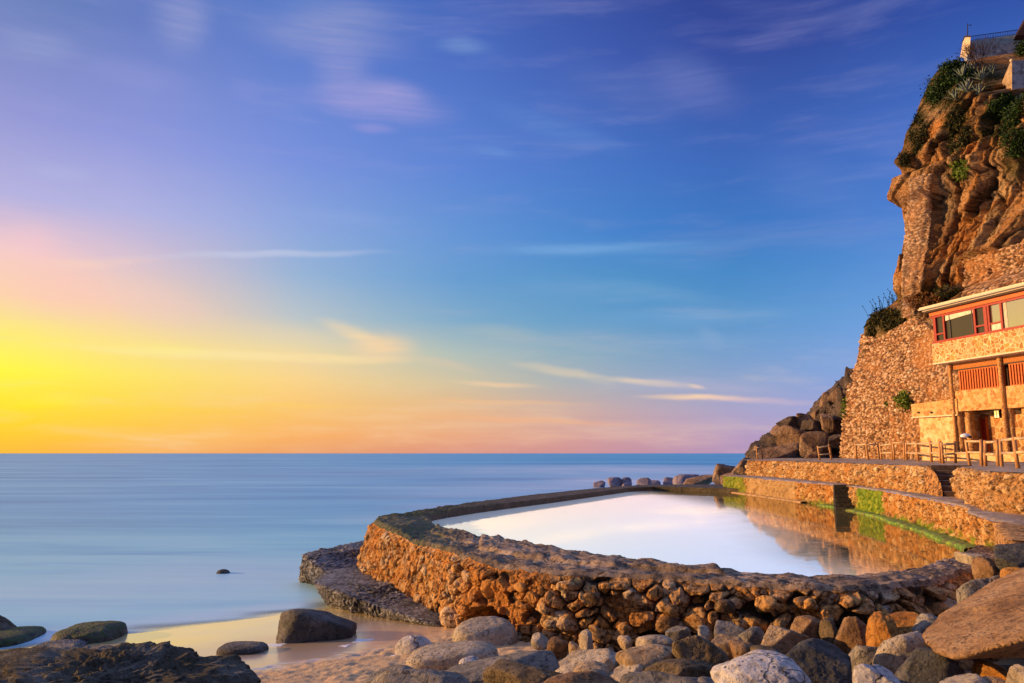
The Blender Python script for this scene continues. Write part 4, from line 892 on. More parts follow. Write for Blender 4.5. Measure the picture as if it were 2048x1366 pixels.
# lower storey
WL = -.55
uL = Fq(1909, 800, WL)[0]
def zz(px, py, w=WL): return Fq(px, py, w)[1]
zsh0, zsh1 = zz(1918.4, 782), zz(1918.4, 741); zcb = zz(1921, 822.7)
part('reed_fringe', lambda bm: bbox(bm, uL, UE, WL - .2, WL + .02, zsh1 + .05, ZBB - .075), M['reed'])
part('beam', lambda bm: bbox(bm, uL, UE, WL - .2, WL + .06, zsh1, zsh1 + .06), M['dkwood'])
part('chip_wall', lambda bm: bbox(bm, uL, UE, WL - .3, WL + .03, zcb, zsh0), M['chips'])
part('back_wall', lambda bm: bbox(bm, uL + .05, UE, WL - 1.4, WL - .35, zcb + .003, ZBB - .08), M['dkwood'])
def louver(px0, px1, n):
    u0, u1 = Fq(px0, 760, WL)[0], Fq(px1, 760, WL)[0]
    fr = part('shutter', lambda bm: (bbox(bm, u0, u1, WL - .1, WL + .02, zsh0, zsh0 + .05), bbox(bm, u0, u1, WL - .1, WL + .02, zsh1 - .06, zsh1 - .003)), M['orangew'])
    for k in range(n):
        uc = u0 + (u1 - u0) * (k + .5) / n; wd = (u1 - u0) / n * .25
        bm = bmesh.new(); bbox(bm, uc - wd, uc + wd, WL - .06, WL + .045, zsh0 + .02, zsh1 - .03); o = from_bm('slat', bm, M['orangew']); o.parent = fr
louver(1918.4, 2010.5, 17); louver(2020, 2085, 11)
# columns
def column(px0, px1, ytop, ybot, w, name='column', mat='column', zt=None):
    pc = (px0 + px1) / 2; u, z0 = Fq(pc, ybot, w); z0 = 4.15; zt = zt if zt is not None else Fq(pc, ytop, w)[1]; P = BW(u, w, 0); r = (px1 - px0) / 2 * P.y / FPX * 1.02
    n = 20; zs = np.linspace(z0, zt, 24); ang = np.linspace(0, 2 * np.pi, n, endpoint=False); V = []
    for z in zs:
        for a in ang: V.append((P.x + r * math.cos(a), P.y + r * math.sin(a), z))
    V = np.array(V); d = .03 * fbm(V * 6, 3, .6, 171); V[:, 0] += d * np.cos(np.tile(ang, 24)); V[:, 1] += d * np.sin(np.tile(ang, 24))
    F = [[i * n + j, i * n + (j + 1) % n, (i + 1) * n + (j + 1) % n, (i + 1) * n + j] for i in range(23) for j in range(n)]
    o = mesh_np(name, V, F, M[mat]); local(o, bd)
column(1910.5, 1917.5, 725, 905, WL + .10, zt=ZBB - .08)
column(1917, 1931, 824, 900, WL - .15, zt=zcb)
column(2011.5, 2020.5, 715, 905, WL + .10, zt=ZBB - .08)
column(2021, 2034, 820, 900, WL - .15, zt=zcb)
column(1935, 1951, 822, 900, WL - .45, zt=zcb + .1)
column(2052, 2068, 822, 900, WL - .45, zt=zcb + .1)
part('rubble_wall', lambda bm: bbox(bm, uL + .1, UE, WL - 1.6, WL - 1.25, 4.0, zcb + .1), M['rubble'])
dr = part('door', lambda bm: bbox(bm, Fq(1951, 850, WL - 1.2)[0], Fq(1973, 850, WL - 1.2)[0], WL - 1.249, WL - 1.2, 4.2, 6.35), M['red'], .01)
part('door_frame', lambda bm: [bbox(bm, Fq(a, 850, WL - 1.2)[0], Fq(b, 850, WL - 1.2)[0], WL - 1.245, WL - 1.14, 4.2, 6.45) for a, b in ((1949, 1951), (1961.5, 1963), (1973, 1975.5))], M['orangew'])
ul, zl = Fq(1996, 828, WL - 1.2)
ln_ = part('lantern', lambda bm: bbox(bm, ul - .14, ul + .14, WL - 1.24, WL - 1.12, zl - .18, zl + .16), M['lit'])
part('lantern_frame', lambda bm: (bbox(bm, ul - .17, ul - .14, WL - 1.24, WL - 1.1, zl - .21, zl + .18), bbox(bm, ul + .14, ul + .17, WL - 1.24, WL - 1.1, zl - .21, zl + .18), bbox(bm, ul - .015, ul + .015, WL - 1.11, WL - 1.1, zl - .18, zl + .16), bbox(bm, ul - .2, ul + .2, WL - 1.24, WL - 1.08, zl + .182, zl + .22)), M['dkwood'], parent=ln_)
part('low_wall', lambda bm: (bbox(bm, Fq(1893, 905, .6)[0], UE, .3, .6, 4.0, 4.58), bbox(bm, Fq(1892, 905, .62)[0], UE, .27, .64, 4.584, 4.65)), M['annex'])
# annex
AW = WL + .08; u0, zt0 = Fq(1822, 809, AW); _, zb0 = Fq(1822, 834, AW); u1 = Fq(1913, 800, AW)[0]; _, zt1 = Fq(1911, 797, AW); _, zb1 = Fq(1911, 829, AW)
ax = empty('annex', BW(u0, 0, 4.2), 'low sunlit stone annex with projecting parapet left of the restaurant', 'building')
bm = bmesh.new(); bbox(bm, u0, u1, -3.5, AW, zb0, zt0, zb1, zt1); o = from_bm('parapet', bm, M['chips']); local(o, ax)
bm = bmesh.new(); bbox(bm, u0 - .02, u1, -3.5, AW + .04, zb0 - .06, zb0 - .004, zb1 - .06, zb1 - .004); o = from_bm('sill', bm, M['eave']); local(o, ax)
bm = bmesh.new(); bbox(bm, u0 + .28, u1, -3.5, AW - .2, 3.9, zb0 - .065, 3.9, zb1 - .065); o = from_bm('wall', bm, M['annex']); local(o, ax)
for px in (1838, 1864, 1905):
    bm = bmesh.new(); u_, z_ = Fq(px, 825 if px < 1900 else 820, AW); tube(bm, [BW(u_, AW - .05, z_), BW(u_, AW + .09, z_)], [.055, .055], 8); o = from_bm('drain', bm, M['metal']); local(o, ax)
# thin steel handrail by the entrance
hr = empty('handrail', BW(uL, .1, 4.2), 'thin steel hoop handrail beside the restaurant entrance behind the lamp', 'handrail')
bm = bmesh.new(); a, b_2 = BW(uL - .1, .15, 4.15), BW(uL + .75, .15, 4.15); up = Vector((0, 0, .95))
tube(bm, [a, a + up * .9, a + up + (b_2 - a) * .08, b_2 + up, b_2], [.018] * 5, 6, False); o = from_bm('rail', bm, M['metal'], smooth=True); local(o, hr)
# ------------------------------------------------------------------ cliff
SIL = [(60,1960),(95,1932),(130,1887),(165,1862),(200,1845),(235,1832),(270,1810),(300,1804),(318,1790),(326,1788),(340,1802),(349,1806),(356,1786),(372,1782),(388,1776),(400,1776),(408,1790),(416,1802),(440,1804),(470,1806),(500,1800),(530,1796),(558,1789),(580,1790),(596,1800),(612,1785),(628,1752),(640,1736),(655,1729),(690,1724),(720,1720),(742,1712),(770,1702),(800,1694),(850,1690),(900,1686),(935,1684)]
SY = np.array([a for a, b in SIL], float); SXX = np.array([b for a, b in SIL], float)
pyr = np.linspace(58, 935, 470); Yc = np.interp(pyr, [60, 300, 600, 700, 935], [56, 57, 58, 59, 60])
Cc = np.array([D(np.interp(p, SY, SXX), p, y)[:] for p, y in zip(pyr, Yc)])
nback = 14; sf = np.concatenate([-np.linspace(9, .25, nback), np.linspace(0, 25, 520)])
s2 = np.repeat(sf[None, :], len(pyr), 0); Zr = Cc[:, 2:3] + 0 * s2
sp_ = np.maximum(s2, 0); sn = np.maximum(-s2, 0)
hN = np.clip((Zr - 4) / 30, 0, 1)
ah = .10 + .32 * sstep(.15, .75, hN); X = Cc[:, 0:1] + ah * sp_ + .85 * sn + .6 * np.sqrt(sn)
Yv = Cc[:, 1:2] - sp_ * .985 + .5 * sn
# at the height of the restaurant the cliff is cut back behind it

TL = [D(1922, 116, 57), D(1932, 152, 55.6), D(1985, 186, 52), D(2040, 196, 48.6), D(2150, 200, 43)]
ztop = np.interp(Yv, [p.y for p in TL][::-1], [p.z for p in TL][::-1]); X = X + 4.5 * np.maximum(Zr - ztop, 0)
q = np.stack([s2.ravel(), Zr.ravel(), 0 * s2.ravel()], 1); ss_ = s2.ravel(); zz_ = Zr.ravel()
upper = sstep(13.0, 16.0, Zr).ravel()
t1 = ss_ * .44 - zz_ * .13 + .22 * fbm(q * .16, 3, .5, 201)
saw = (t1 - np.floor(t1)); sawf = np.where(saw < .16, 1 - saw / .16, (saw - .16) / .84)          # sharp recess, slow return
t2 = ss_ * 1.1 + zz_ * .30 + .3 * fbm(q * .3 + 5, 3, .5, 202); saw2 = t2 - np.floor(t2); saw2 = np.where(saw2 < .25, 1 - saw2 / .25, (saw2 - .25) / .75)
lay = zz_ * 1.15 + .35 * ss_ * .5 + .5 * fbm(q * .4, 3, .5, 203); lay = lay - np.floor(lay)
al_ = ss_ * .40 + zz_ * .92; ac_ = ss_ * .92 - zz_ * .40; wa = .13 * fbm(q * .5, 3, .5, 231) + .03 * vn(q * 3, 5); wb = .13 * fbm(q * .5 + 9, 3, .5, 232)
c1, c2, i1, i2, i3, oo = voro2(np.stack([ac_ / 2.3 + wa, al_ / 6.5 + wb], 1), 233, .95); slabs = 1.5 * (i1 - .5) + 2.2 * oo[:, 0] * (i2 - .35) + 1.9 * oo[:, 1] * (i3 - .5)
c3, c4, j1, j2, j3, o3 = voro2(np.stack([ac_ / .8 + wa * 1.4, al_ / 2.2 + wb * 1.4], 1), 234, .95); slabs2 = .30 * (j1 - .5) + .45 * o3[:, 0] * (j2 - .4) + .35 * o3[:, 1] * (j3 - .5)
c5, c6, k1, k2, k3, o5 = voro2(np.stack([ss_ / .42 + wa * 2, zz_ / .34 + wb * 2], 1), 235, .95); slabs3 = .17 * (k1 - .5) + .2 * o5[:, 0] * (k2 - .5)
d = upper * (.7 * (sawf - .5) + slabs + slabs2 - .3 * sstep(.09, 0, c2 - c1) - .15 * sstep(.07, 0, c4 - c3)) + slabs3 + upper * .2 * fbm(q * .22, 4, .55, 204) + .07 * ridged(q * .8, 4, .55, 205) + .20 * sstep(.45, .95, lay) * (.4 + .6 * i2) * upper + .10 * fbm(q * 2.2, 4, .62, 206) + .3 * (1 - upper) * fbm(q * .3, 3, .5, 207)
big = fbm(q * .3, 4, .6, 208); 

tap = sstep(-.1, 4.5, sp_.ravel()) * .82 + .18
d = (d * tap).reshape(s2.shape)
# overhanging ledge mid height keeps its thin layers
px_, py_ = project(np.stack([X.ravel(), Yv.ravel(), Zr.ravel()], 1)); px_ = px_.reshape(s2.shape); py_ = py_.reshape(s2.shape)
def poly_mask(poly, soft=4):
    P = np.array(poly, float); inside = np.zeros(px_.shape, bool); n = len(P); x = px_; y = py_
    for i in range(n):
        x0, y0 = P[i]; x1, y1 = P[(i + 1) % n]
        c = ((y0 > y) != (y1 > y)) & (x < (x1 - x0) * (y - y0) / (y1 - y0 + 1e-9) + x0); inside ^= c
    return inside
masA = poly_mask([(1600,960),(1600,790),(1708,742),(1716,700),(1722,664),(1760,676),(1800,650),(1835,632),(1868,655),(1900,690),(2100,690),(2100,960)])
masB = poly_mask([(1822,356),(1866,345),(1858,470),(1850,560),(1835,632),(1808,640),(1812,520)])
masC = poly_mask([(1930,560),(1928,520),(1962,508),(2060,478),(2100,480),(2100,600),(1920,600)])
mas = (masA | masB | masC)
shade_rec = poly_mask([(1866,335),(1925,320),(1908,430),(1885,500),(1866,600),(1840,636),(1836,560),(1852,450)]).astype(float)  # recessed zone; its shade is also greyed into the cliff tone
for _ in range(5): shade_rec = (shade_rec + np.roll(shade_rec, 1, 0) + np.roll(shade_rec, -1, 0) + np.roll(shade_rec, 1, 1) + np.roll(shade_rec, -1, 1)) / 5
d = d - .6 * shade_rec
d = np.where(masA, d * .35, d); d = np.where(masB, d * .35 + .15, d); d = np.where(masC, d * .15 - .1, d)
qs = np.stack([ss_ * 3.0, zz_ * 6.2, 0 * ss_], 1); qs[:, 0] += .5 * fbm(q * 2, 2, .5, 211); qs[:, 1] += .9 * fbm(q * 1.1, 3, .5, 212)
F1s, F2s, IDs = voro(qs, 213); stm = sstep(.05, .25, F2s - F1s).reshape(s2.shape); IDs = IDs.reshape(s2.shape)
stone_d = .11 * stm * (.4 + IDs)
# horizontal bands on the tower-like wall
def P3(dd):
    return np.stack([X - .93 * dd, Yv - .34 * dd * sstep(0, 3, sp_), Zr], -1)
M_cl = None
def mat_cliff():
    m, nt, b = new_mat('sandstone_cliff'); v = coords(nt, rnd=False)
    v2 = coords(nt, rnd=False, scale=(1, .45, 1.0), rot=(R(38), 0, 0))
    n0 = noise(nt, v2, .20, 7, .6, .6); n1 = noise(nt, v2, .8, 9, .65, .4); n2 = noise(nt, v, 4.5, 8, .68); n3 = noise(nt, v, 16, 5, .65)
    c = ramp(nt, n1, [(.28, (.12, .065, .035)), (.38, (.40, .22, .10)), (.50, (.64, .40, .19)), (.66, (.80, .58, .34))])
    c = mx(nt, ramp(nt, n0, [(.50, 0.0), (.60, .8)]), c, (.60, .24, .055))
    c = mx(nt, ramp(nt, n0, [(.34, .65), (.44, 0.0)]), c, (.17, .14, .11))
    c = mx(nt, ramp(nt, n2, [(.37, .8), (.49, 0.0)]), c, (.06, .035, .02))
    c = mx(nt, ramp(nt, n3, [(.54, 0.0), (.70, .45)]), c, (.78, .60, .40))
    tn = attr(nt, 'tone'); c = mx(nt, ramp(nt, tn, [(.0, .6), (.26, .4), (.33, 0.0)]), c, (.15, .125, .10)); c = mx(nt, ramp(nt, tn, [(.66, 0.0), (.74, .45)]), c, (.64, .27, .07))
    c = mx(nt, attr(nt, 'crack'), c, (.035, .02, .012))
    c = mx(nt, ma(nt, 'MULTIPLY', attr(nt, 'grass'), ramp(nt, n2, [(.38, .3), (.52, 1.0)])), c, (.045, .055, .014))
    nt.links.new(c, b.inputs['Base Color']); b.inputs['Roughness'].default_value = .9; b.inputs['Specular IOR Level'].default_value = .15
    v5 = vor(nt, coords(nt, rnd=False, scale=(1, 1.1, 1.9), rot=(R(24), 0, 0)), 1.3, 'DISTANCE_TO_EDGE'); bump(nt, b, [(ramp(nt, v5, [(0.0, 0.0), (.08, 1.0)]), .9, .16), (n2, 1.0, .32), (n3, 1.0, .10)]); return m
M['cliff'] = mat_cliff()
def mat_masonry():
    m, nt, b = new_mat('dry_rubble_masonry'); v = coords(nt, rnd=False); n2 = noise(nt, v, 4, 7, .65); n3 = noise(nt, v, 20, 4, .6); t = ma(nt, 'ADD', attr(nt, 'tint'), ma(nt, 'MULTIPLY', ma(nt, 'SUBTRACT', n2, .5), .6))
    c = ramp(nt, t, [(0.0, (.24, .11, .055)), (.25, (.44, .24, .12)), (.5, (.56, .36, .22)), (.75, (.66, .46, .32)), (.93, (.60, .36, .18)), (1.0, (.86, .76, .64))])
    c = mx(nt, attr(nt, 'joint'), c, (.06, .028, .014)); c = mx(nt, ramp(nt, n3, [(.3, .5), (.48, 0.0)]), c, (.10, .05, .025))
    c = mx(nt, ma(nt, 'MULTIPLY', ramp(nt, noise(nt, v, .25, 6, .65, .3), [(.52, 0.0), (.64, .45)]), 1.0), c, (.50, .22, .07))
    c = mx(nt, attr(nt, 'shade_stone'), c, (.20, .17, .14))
    nt.links.new(c, b.inputs['Base Color']); b.inputs['Roughness'].default_value = .9; b.inputs['Specular IOR Level'].default_value = .15
    bump(nt, b, [(n3, .8, .04), (n2, .7, .08)]); return m
M['masonry'] = mat_masonry()
nr, ncol = s2.shape
gr = np.zeros(s2.shape)
for (cx, cy, rx, ry, k) in [(1890,170,60,60,1), (1830,260,30,60,.9), (1925,235,35,60,.9), (2010,245,45,60,1), (1760,640,60,32,1), (1850,600,60,26,.8), (1800,315,30,30,.8), (1930,340,25,25,.9), (2040,330,30,40,.8), (1960,160,60,40,1)]:
    gr = np.maximum(gr, k * sstep(1.2, .6, np.sqrt(((px_ - cx) / rx) ** 2 + ((py_ - cy) / ry) ** 2) + .35 * fbm(q * 1.5, 3, .6, 221).reshape(s2.shape)))
CV = P3(d); cliff = mesh_np('cliff', CV.reshape(-1, 3), gridF(nr, ncol), M['cliff'], {'grass': gr.ravel(), 'tone': np.clip(.5 * i1 + .5 * j1 - .25 * shade_rec.ravel() + .15 * fbm(q * .9, 3, .5, 241), 0, 1), 'crack': np.clip((.9 * sstep(.07, .0, c2 - c1) * upper + .8 * sstep(.06, 0, c4 - c3) * upper + .5 * sstep(.07, 0, c6 - c5)) * sstep(-.35, .15, fbm(q * 1.1, 3, .5, 242)), 0, 1)}); tag(cliff, kind='structure')
F_all = gridF(nr, ncol)
def masonry_piece(mask, name, label, extra=.12, shade=0.0):
    mv = mask.ravel(); f = F_all[mv[F_all].all(1)]
    if not len(f): return
    # inset: taper the offset to zero at the border of the mask
    mm = mask.astype(float)
    for _ in range(6): mm = (mm + np.roll(mm, 1, 0) + np.roll(mm, -1, 0) + np.roll(mm, 1, 1) + np.roll(mm, -1, 1)) / 5
    e = sstep(.5, .95, mm) * extra + .02 + stone_d
    if name == 'retaining_wall' and extra > .3: pass
    V = P3(d + e).reshape(-1, 3); used = np.unique(f); remap = np.full(len(V), -1); remap[used] = np.arange(len(used))
    o = mesh_np(name, V[used], remap[f], M['masonry'], {'tint': IDs.ravel()[used], 'joint': (1 - stm.ravel()[used]) * .95, 'shade_stone': np.full(len(used), shade)}); tag(o, label, 'wall', 'rubble masonry walls on the cliff'); return o
masonry_piece(masA, 'retaining_wall', 'broad rubble masonry wall covering the lower cliff left of the restaurant', .18)
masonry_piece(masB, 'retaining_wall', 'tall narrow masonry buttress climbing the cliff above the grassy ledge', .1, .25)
masonry_piece(masC, 'retaining_wall', 'orange rubble masonry infill in the cliff directly above the restaurant roof', .15)
def tree_of(*obs):
    vs = []; fs = []; n = 0
    for o in obs:
        me = o.data; a = np.empty(len(me.vertices) * 3, np.float32); me.vertices.foreach_get('co', a); vs.append(a.reshape(-1, 3)); b = np.empty(len(me.loops), np.int32); me.loops.foreach_get('vertex_index', b); fs.append(b.reshape(-1, 4) + n); n += len(me.vertices)
    return BVHTree.FromPolygons(np.concatenate(vs).tolist(), np.concatenate(fs).tolist())
BV = tree_of(cliff)
CAM = Vector((0, 0, CZ))
def hit(px, py, dflt=None):
    d_ = ray(px, py).normalized(); r = BV.ray_cast(CAM, d_)
    return (r[0], r[1] if r[1].dot(d_) < 0 else -r[1]) if r[0] else (None, None)

# ------------------------------------------------------------------ vegetation
def leaf_mat(name, c0, c1, c2, rough=.6):
    m, nt, b = new_mat(name); c = ramp(nt, attr(nt, 'tint'), [(0, c0), (.55, c1), (1, c2)]); nt.links.new(c, b.inputs['Base Color']); b.inputs['Roughness'].default_value = rough; b.inputs['Specular IOR Level'].default_value = .2; return m
M['bush'] = leaf_mat('dark_green_leaves', (.010, .022, .005), (.025, .055, .010), (.07, .15, .02)); M['ivy'] = leaf_mat('hanging_creeper', (.012, .012, .004), (.035, .04, .010), (.10, .10, .02))
M['grassy'] = leaf_mat('bright_grass', (.05, .08, .01), (.12, .19, .02), (.25, .32, .04)); M['redgrass'] = leaf_mat('rusty_grass', (.09, .03, .01), (.20, .08, .02), (.12, .13, .02)); M['drygrass'] = leaf_mat('dark_grass_tuft', (.02, .02, .006), (.05, .05, .012), (.12, .09, .02))
def leaves(name, P, N, size, mat, label, cat, group=None, stretch=1.6, drop=0.0, seed=1, parent=None):
    r = np.random.default_rng(seed); n = len(P)
    a = r.normal(size=(n, 3)); a[:, 2] -= drop; a /= np.linalg.norm(a, axis=1)[:, None]
    b = np.cross(a, r.normal(size=(n, 3))); b /= np.linalg.norm(b, axis=1)[:, None]; sz = size * r.uniform(.5, 1.4, n)[:, None]
    V = np.stack([P - a * sz * .1, P + a * sz * .5 * stretch + b * sz * .35, P + a * sz * stretch, P + a * sz * .5 * stretch - b * sz * .35], 1).reshape(-1, 3)
    F = np.arange(4 * n).reshape(-1, 4); t = np.repeat(np.clip(r.beta(1.6, 2.4, n), 0, 1), 4)
    o = mesh_np(name, V, F, mat, {'tint': t}, smooth=False)
    if parent: local(o, parent)
    else: tag(o, label, cat, group)
    return o
def blob_plant(name, px, py, rx, ry, depth, n, size, mat, label, cat, group, drop=0.0, stretch=1.6, seed=1, lift=.3, shape=None):
    """leaf clumps on and above the cliff surface inside a pixel-shaped patch"""
    r = np.random.default_rng(seed); pts = []; seeds = []
    for _ in range(60):
        a = r.uniform(0, 2 * np.pi); k = math.sqrt(r.random()); x, y = px + rx * k * math.cos(a), py + ry * k * math.sin(a)
        h, nn = hit(x, y)
        if h is None: continue
        seeds.append((np.array(h[:]), np.array(nn[:])))
    if not seeds: print('no surface for', label); return
    for _ in range(n):
        h, nn = seeds[r.integers(len(seeds))]; m_ = h[1] / FPX; rad = r.uniform(.15, .55)
        off = r.normal(size=3); off /= np.linalg.norm(off); off *= rad * r.random() ** .4 * depth
        pts.append(h + nn * lift * depth * r.random() + off + np.array([0, 0, -drop * r.random() * depth]))
    return leaves(name, np.array(pts), None, size, mat, label, cat, group, stretch, drop, seed)
G_B = 'plants growing on the cliff'
blob_plant('shrub', 1908, 152, 28, 30, .9, 5200, .12, M['bush'], 'dense dark green shrub below the terrace wall at the cliff top', 'shrub', G_B, seed=301, lift=.4)
blob_plant('shrub', 1872, 185, 18, 22, 1.3, 2200, .11, M['bush'], 'brighter green shrub spilling over the cliff edge left of the agaves', 'shrub', G_B, seed=302, lift=.3)
blob_plant('creeper', 1836, 262, 16, 38, .5, 2000, .11, M['ivy'], 'dark hanging creeper along the upper left edge of the cliff', 'plant', G_B, .5, seed=303)
blob_plant('creeper', 1810, 312, 11, 14, .45, 1000, .11, M['ivy'], 'dark creeper tuft drooping from the overhanging ledge', 'plant', G_B, .6, seed=304)
blob_plant('creeper', 1915, 258, 20, 46, .7, 3800, .11, M['ivy'], 'long curtain of olive creeper hanging below the agaves', 'plant', G_B, .7, seed=305, lift=.3)
blob_plant('shrub', 2014, 213, 34, 22, .9, 3600, .12, M['bush'], 'dark shrub below the bluish garden wall at the right edge', 'shrub', G_B, seed=306, lift=.4)
blob_plant('creeper', 2026, 272, 24, 36, .7, 3000, .11, M['bush'], 'dark creeper spreading down the rock at the right edge of the photo', 'plant', G_B, .5, seed=307, lift=.5)
blob_plant('grass_patch', 1920, 338, 14, 20, .8, 900, .14, M['grassy'], 'small bright green grass patch in a cliff cleft', 'grass', G_B, seed=308)
blob_plant('creeper', 2040, 100, 12, 14, .9, 1500, .12, M['bush'], 'dark bush against the bluish terrace wall at the top right corner', 'shrub', G_B, seed=309, lift=.9)
blob_plant('grass_patch', 1778, 636, 32, 16, .5, 3800, .11, M['drygrass'], 'dark green grassy cap on the shoulder of the cliff', 'grass', G_B, .3, 2.0, seed=310, lift=.3)
blob_plant('creeper', 1742, 672, 9, 34, .35, 1600, .10, M['drygrass'], 'dark roots and grass hanging over the left edge of the masonry wall', 'plant', G_B, 1.6, 2.6, seed=311)
blob_plant('grass_patch', 1846, 606, 34, 18, .5, 2000, .11, M['redgrass'], 'rust and green grass on the slope above the left end of the restaurant roof', 'grass', G_B, 0, 2.0, seed=312, lift=.5)
blob_plant('grass_patch', 1890, 582, 26, 10, .4, 1000, .10, M['drygrass'], 'dark grass strip under the masonry infill', 'grass', G_B, 0, 2.0, seed=313)
blob_plant('shrub', 1818, 803, 13, 12, .7, 900, .13, M['grassy'], 'small yellow-green shrub growing from the masonry beside the annex parapet', 'shrub', G_B, seed=314, lift=.9)
blob_plant('shrub', 1777, 808, 4, 4, .4, 160, .10, M['grassy'], 'tiny green tuft on the masonry wall left of the larger shrub', 'shrub', G_B, seed=315, lift=.7)
blob_plant('grass_patch', 1694, 812, 6, 18, .7, 500, .13, M['grassy'], 'green moss between the fallen rocks and the masonry wall', 'grass', G_B, seed=316, lift=.5)
# dry flower stalks on the shoulder
r_ = np.random.default_rng(5); bm = bmesh.new()
for k in range(34):
    x = r_.uniform(1738, 1796); y = np.interp(x, [1738, 1796], [640, 600]); P = D(x, y, 57); h = r_.uniform(.3, 1.1); a = r_.uniform(-.5, .3)
    tp = P + Vector((a * h, 0, h)); tube(bm, [P, P.lerp(tp, .5) + Vector((.03, 0, .05)), tp], [.015, .012, .012], 4, False)
    bmesh.ops.create_icosphere(bm, subdivisions=1, radius=.045, matrix=Matrix.Translation(tp))
o = from_bm('dry_flower_stalks', bm, M['ivy']); tag(o, 'thin dry flower stalks standing against the sky on the cliff shoulder', 'plant'); o['kind'] = 'stuff'
# agaves
m_, nt_, b_ = new_mat('agave_leaf'); _n = noise(nt_, coords(nt_), 3, 4); nt_.links.new(ramp(nt_, _n, [(.3, (.07, .10, .075)), (.6, (.20, .26, .22)), (.75, (.34, .37, .30))]), b_.inputs['Base Color']); b_.inputs['Roughness'].default_value = .5; M['agave'] = m_
def agave(px, py, size, seed, label):
    h, n = hit(px, py)
    if h is None: print('agave miss', label); return
    r = np.random.default_rng(seed); root = empty('agave', h + n * .1, label, 'agave', 'agaves on the cliff top')
    out = Vector((-.75, -.55, .35)).normalized()
    for k in range(13):
        bm = bmesh.new(); a = 2 * math.pi * k / 13 * 1.618; e = r.uniform(.2, 1.3)
        d_ = Vector((math.cos(a) * math.cos(e), math.sin(a) * math.cos(e), math.sin(e))) + out * .75; d_.normalize(); L_ = size * r.uniform(.7, 1.15); side = d_.cross(Vector((0, 0, 1))).normalized(); up = side.cross(d_)
        prev = None
        for j in range(7):
            t = j / 6; c = root.location + d_ * (L_ * t) + up * (-.12 * L_ * t * t * r.uniform(.4, 1)) ; w = .085 * size * (1.25 - t) * (.6 + 1.6 * t if t < .3 else 1.08) * (0.05 if j == 6 else 1)
            ring = [bm.verts.new(c + side * w), bm.verts.new(c - up * w * .45), bm.verts.new(c - side * w), bm.verts.new(c + up * w * .12)]
            if prev:
                for q_ in range(4): bm.faces.new((prev[q_], prev[(q_ + 1) % 4], ring[(q_ + 1) % 4], ring[q_]))
            prev = ring
        o = from_bm('leaf', bm, M['agave'], smooth=True); local(o, root)
agave(1925, 158, 1.06, 1, 'large pale agave at the left of the agave cluster'); agave(1948, 148, 1.02, 2, 'upright agave in front of the bare bush'); agave(1963, 162, 1.02, 3, 'agave with long leaves left of the small garden wall')
agave(1935, 184, 1.10, 4, 'pale agave in the middle of the cluster, below the large one'); agave(1912, 200, 0.85, 5, 'small low agave at the lower left of the cluster'); agave(1985, 152, 0.85, 6, 'small green agave beside the brown edge of the garden wall'); agave(1956, 190, 0.94, 7, 'lowest agave, hanging above the orange rock face')
# bare shrub
h, n = hit(1968, 150)
if h is not None:
    bm = bmesh.new(); r = random.Random(9)
    def br(p, d_, l, rad, lv):
        q_ = p + d_ * l; tube(bm, [p, p.lerp(q_, .5) + Vector((r.uniform(-.05, .05),) * 3), q_], [rad, rad * .8, rad * .6], 4, False)
        if lv:
            for _ in range(3): br(q_, (d_ + Vector((r.uniform(-.7, .7), r.uniform(-.7, .7), r.uniform(-.3, .6)))).normalized(), l * r.uniform(.6, .85), rad * .62, lv - 1)
    for k in range(5): br(h + Vector((-.4, -.3, -.4)), Vector((r.uniform(-.9, .7), r.uniform(-.9, .3), 1)).normalized(), 1.0, .045, 4)
    o = from_bm('bare_bush', bm, M['dkwood']); tag(o, 'leafless dark bush with fine branches in front of the terrace wall', 'shrub')
# ------------------------------------------------------------------ houses and garden walls on the cliff top
M['bluewall'] = simple('blueshade_whitewash', (.30, .42, .50), .8, 3, .45); M['bluerub'] = mat_crazy('blueshade_rubble', (.30, .34, .38), (.18, .18, .20), (.30, .33, .38), (.40, .44, .48), 3.0, .05, .05); M['warmplaster'] = simple('warm_plaster_end', (.72, .55, .34), .8, 4, .3)  # blue of the shade is put into the whitewash and rubble colours
def quadwall(name, pts, Ys, thick, mat, parent):
    """wall with its face through four pixels (tl, tr, br, bl) at given depths, thickness away from the viewer"""
    a = [D(p[0], p[1], y) for p, y in zip(pts, Ys)]; bm = bmesh.new(); b = [p + Vector((.35 * thick, thick, 0)) for p in a]
    hexa(bm, [a[3], a[2], b[2], b[3], a[0], a[1], b[1], b[0]]); bmesh.ops.recalc_face_normals(bm, faces=bm.faces); o = from_bm(name, bm, mat); local(o, parent); return o
YL, YR = 59.0, 58.0
yat = lambda x: YL + (YR - YL) * (x - 1930) / 120
tr_ = empty('cliff_top_terrace', D(1935, 140, 59), 'blue-shaded whitewashed terrace wall with iron railing on the very top of the cliff', 'building')
quadwall('parapet', [(1941,82),(2100,60),(2100,76),(1941,97)], [yat(1941), yat(2100), yat(2100), yat(1941)], .5, M['bluewall'], tr_)
quadwall('wall', [(1936,97.2),(2100,76.3),(2100,200),(1928,190)], [yat(1936) + .02, yat(2100) + .02, yat(2100), yat(1928)], 1.5, M['bluerub'], tr_)
quadwall('corner_pier', [(1930,74),(1941,74),(1939,104),(1925,104)], [59.3, 58.6, 58.6, 59.3], .9, M['warmplaster'], tr_)
quadwall('coping', [(1929,71),(1942,71),(1942,74),(1929,74)], [59.3, 58.5, 58.5, 59.3], 1.0, M['metal'], tr_)
rl = empty('railing', D(1941, 80, 59), 'thin iron railing on top of the bluish terrace wall', 'railing')
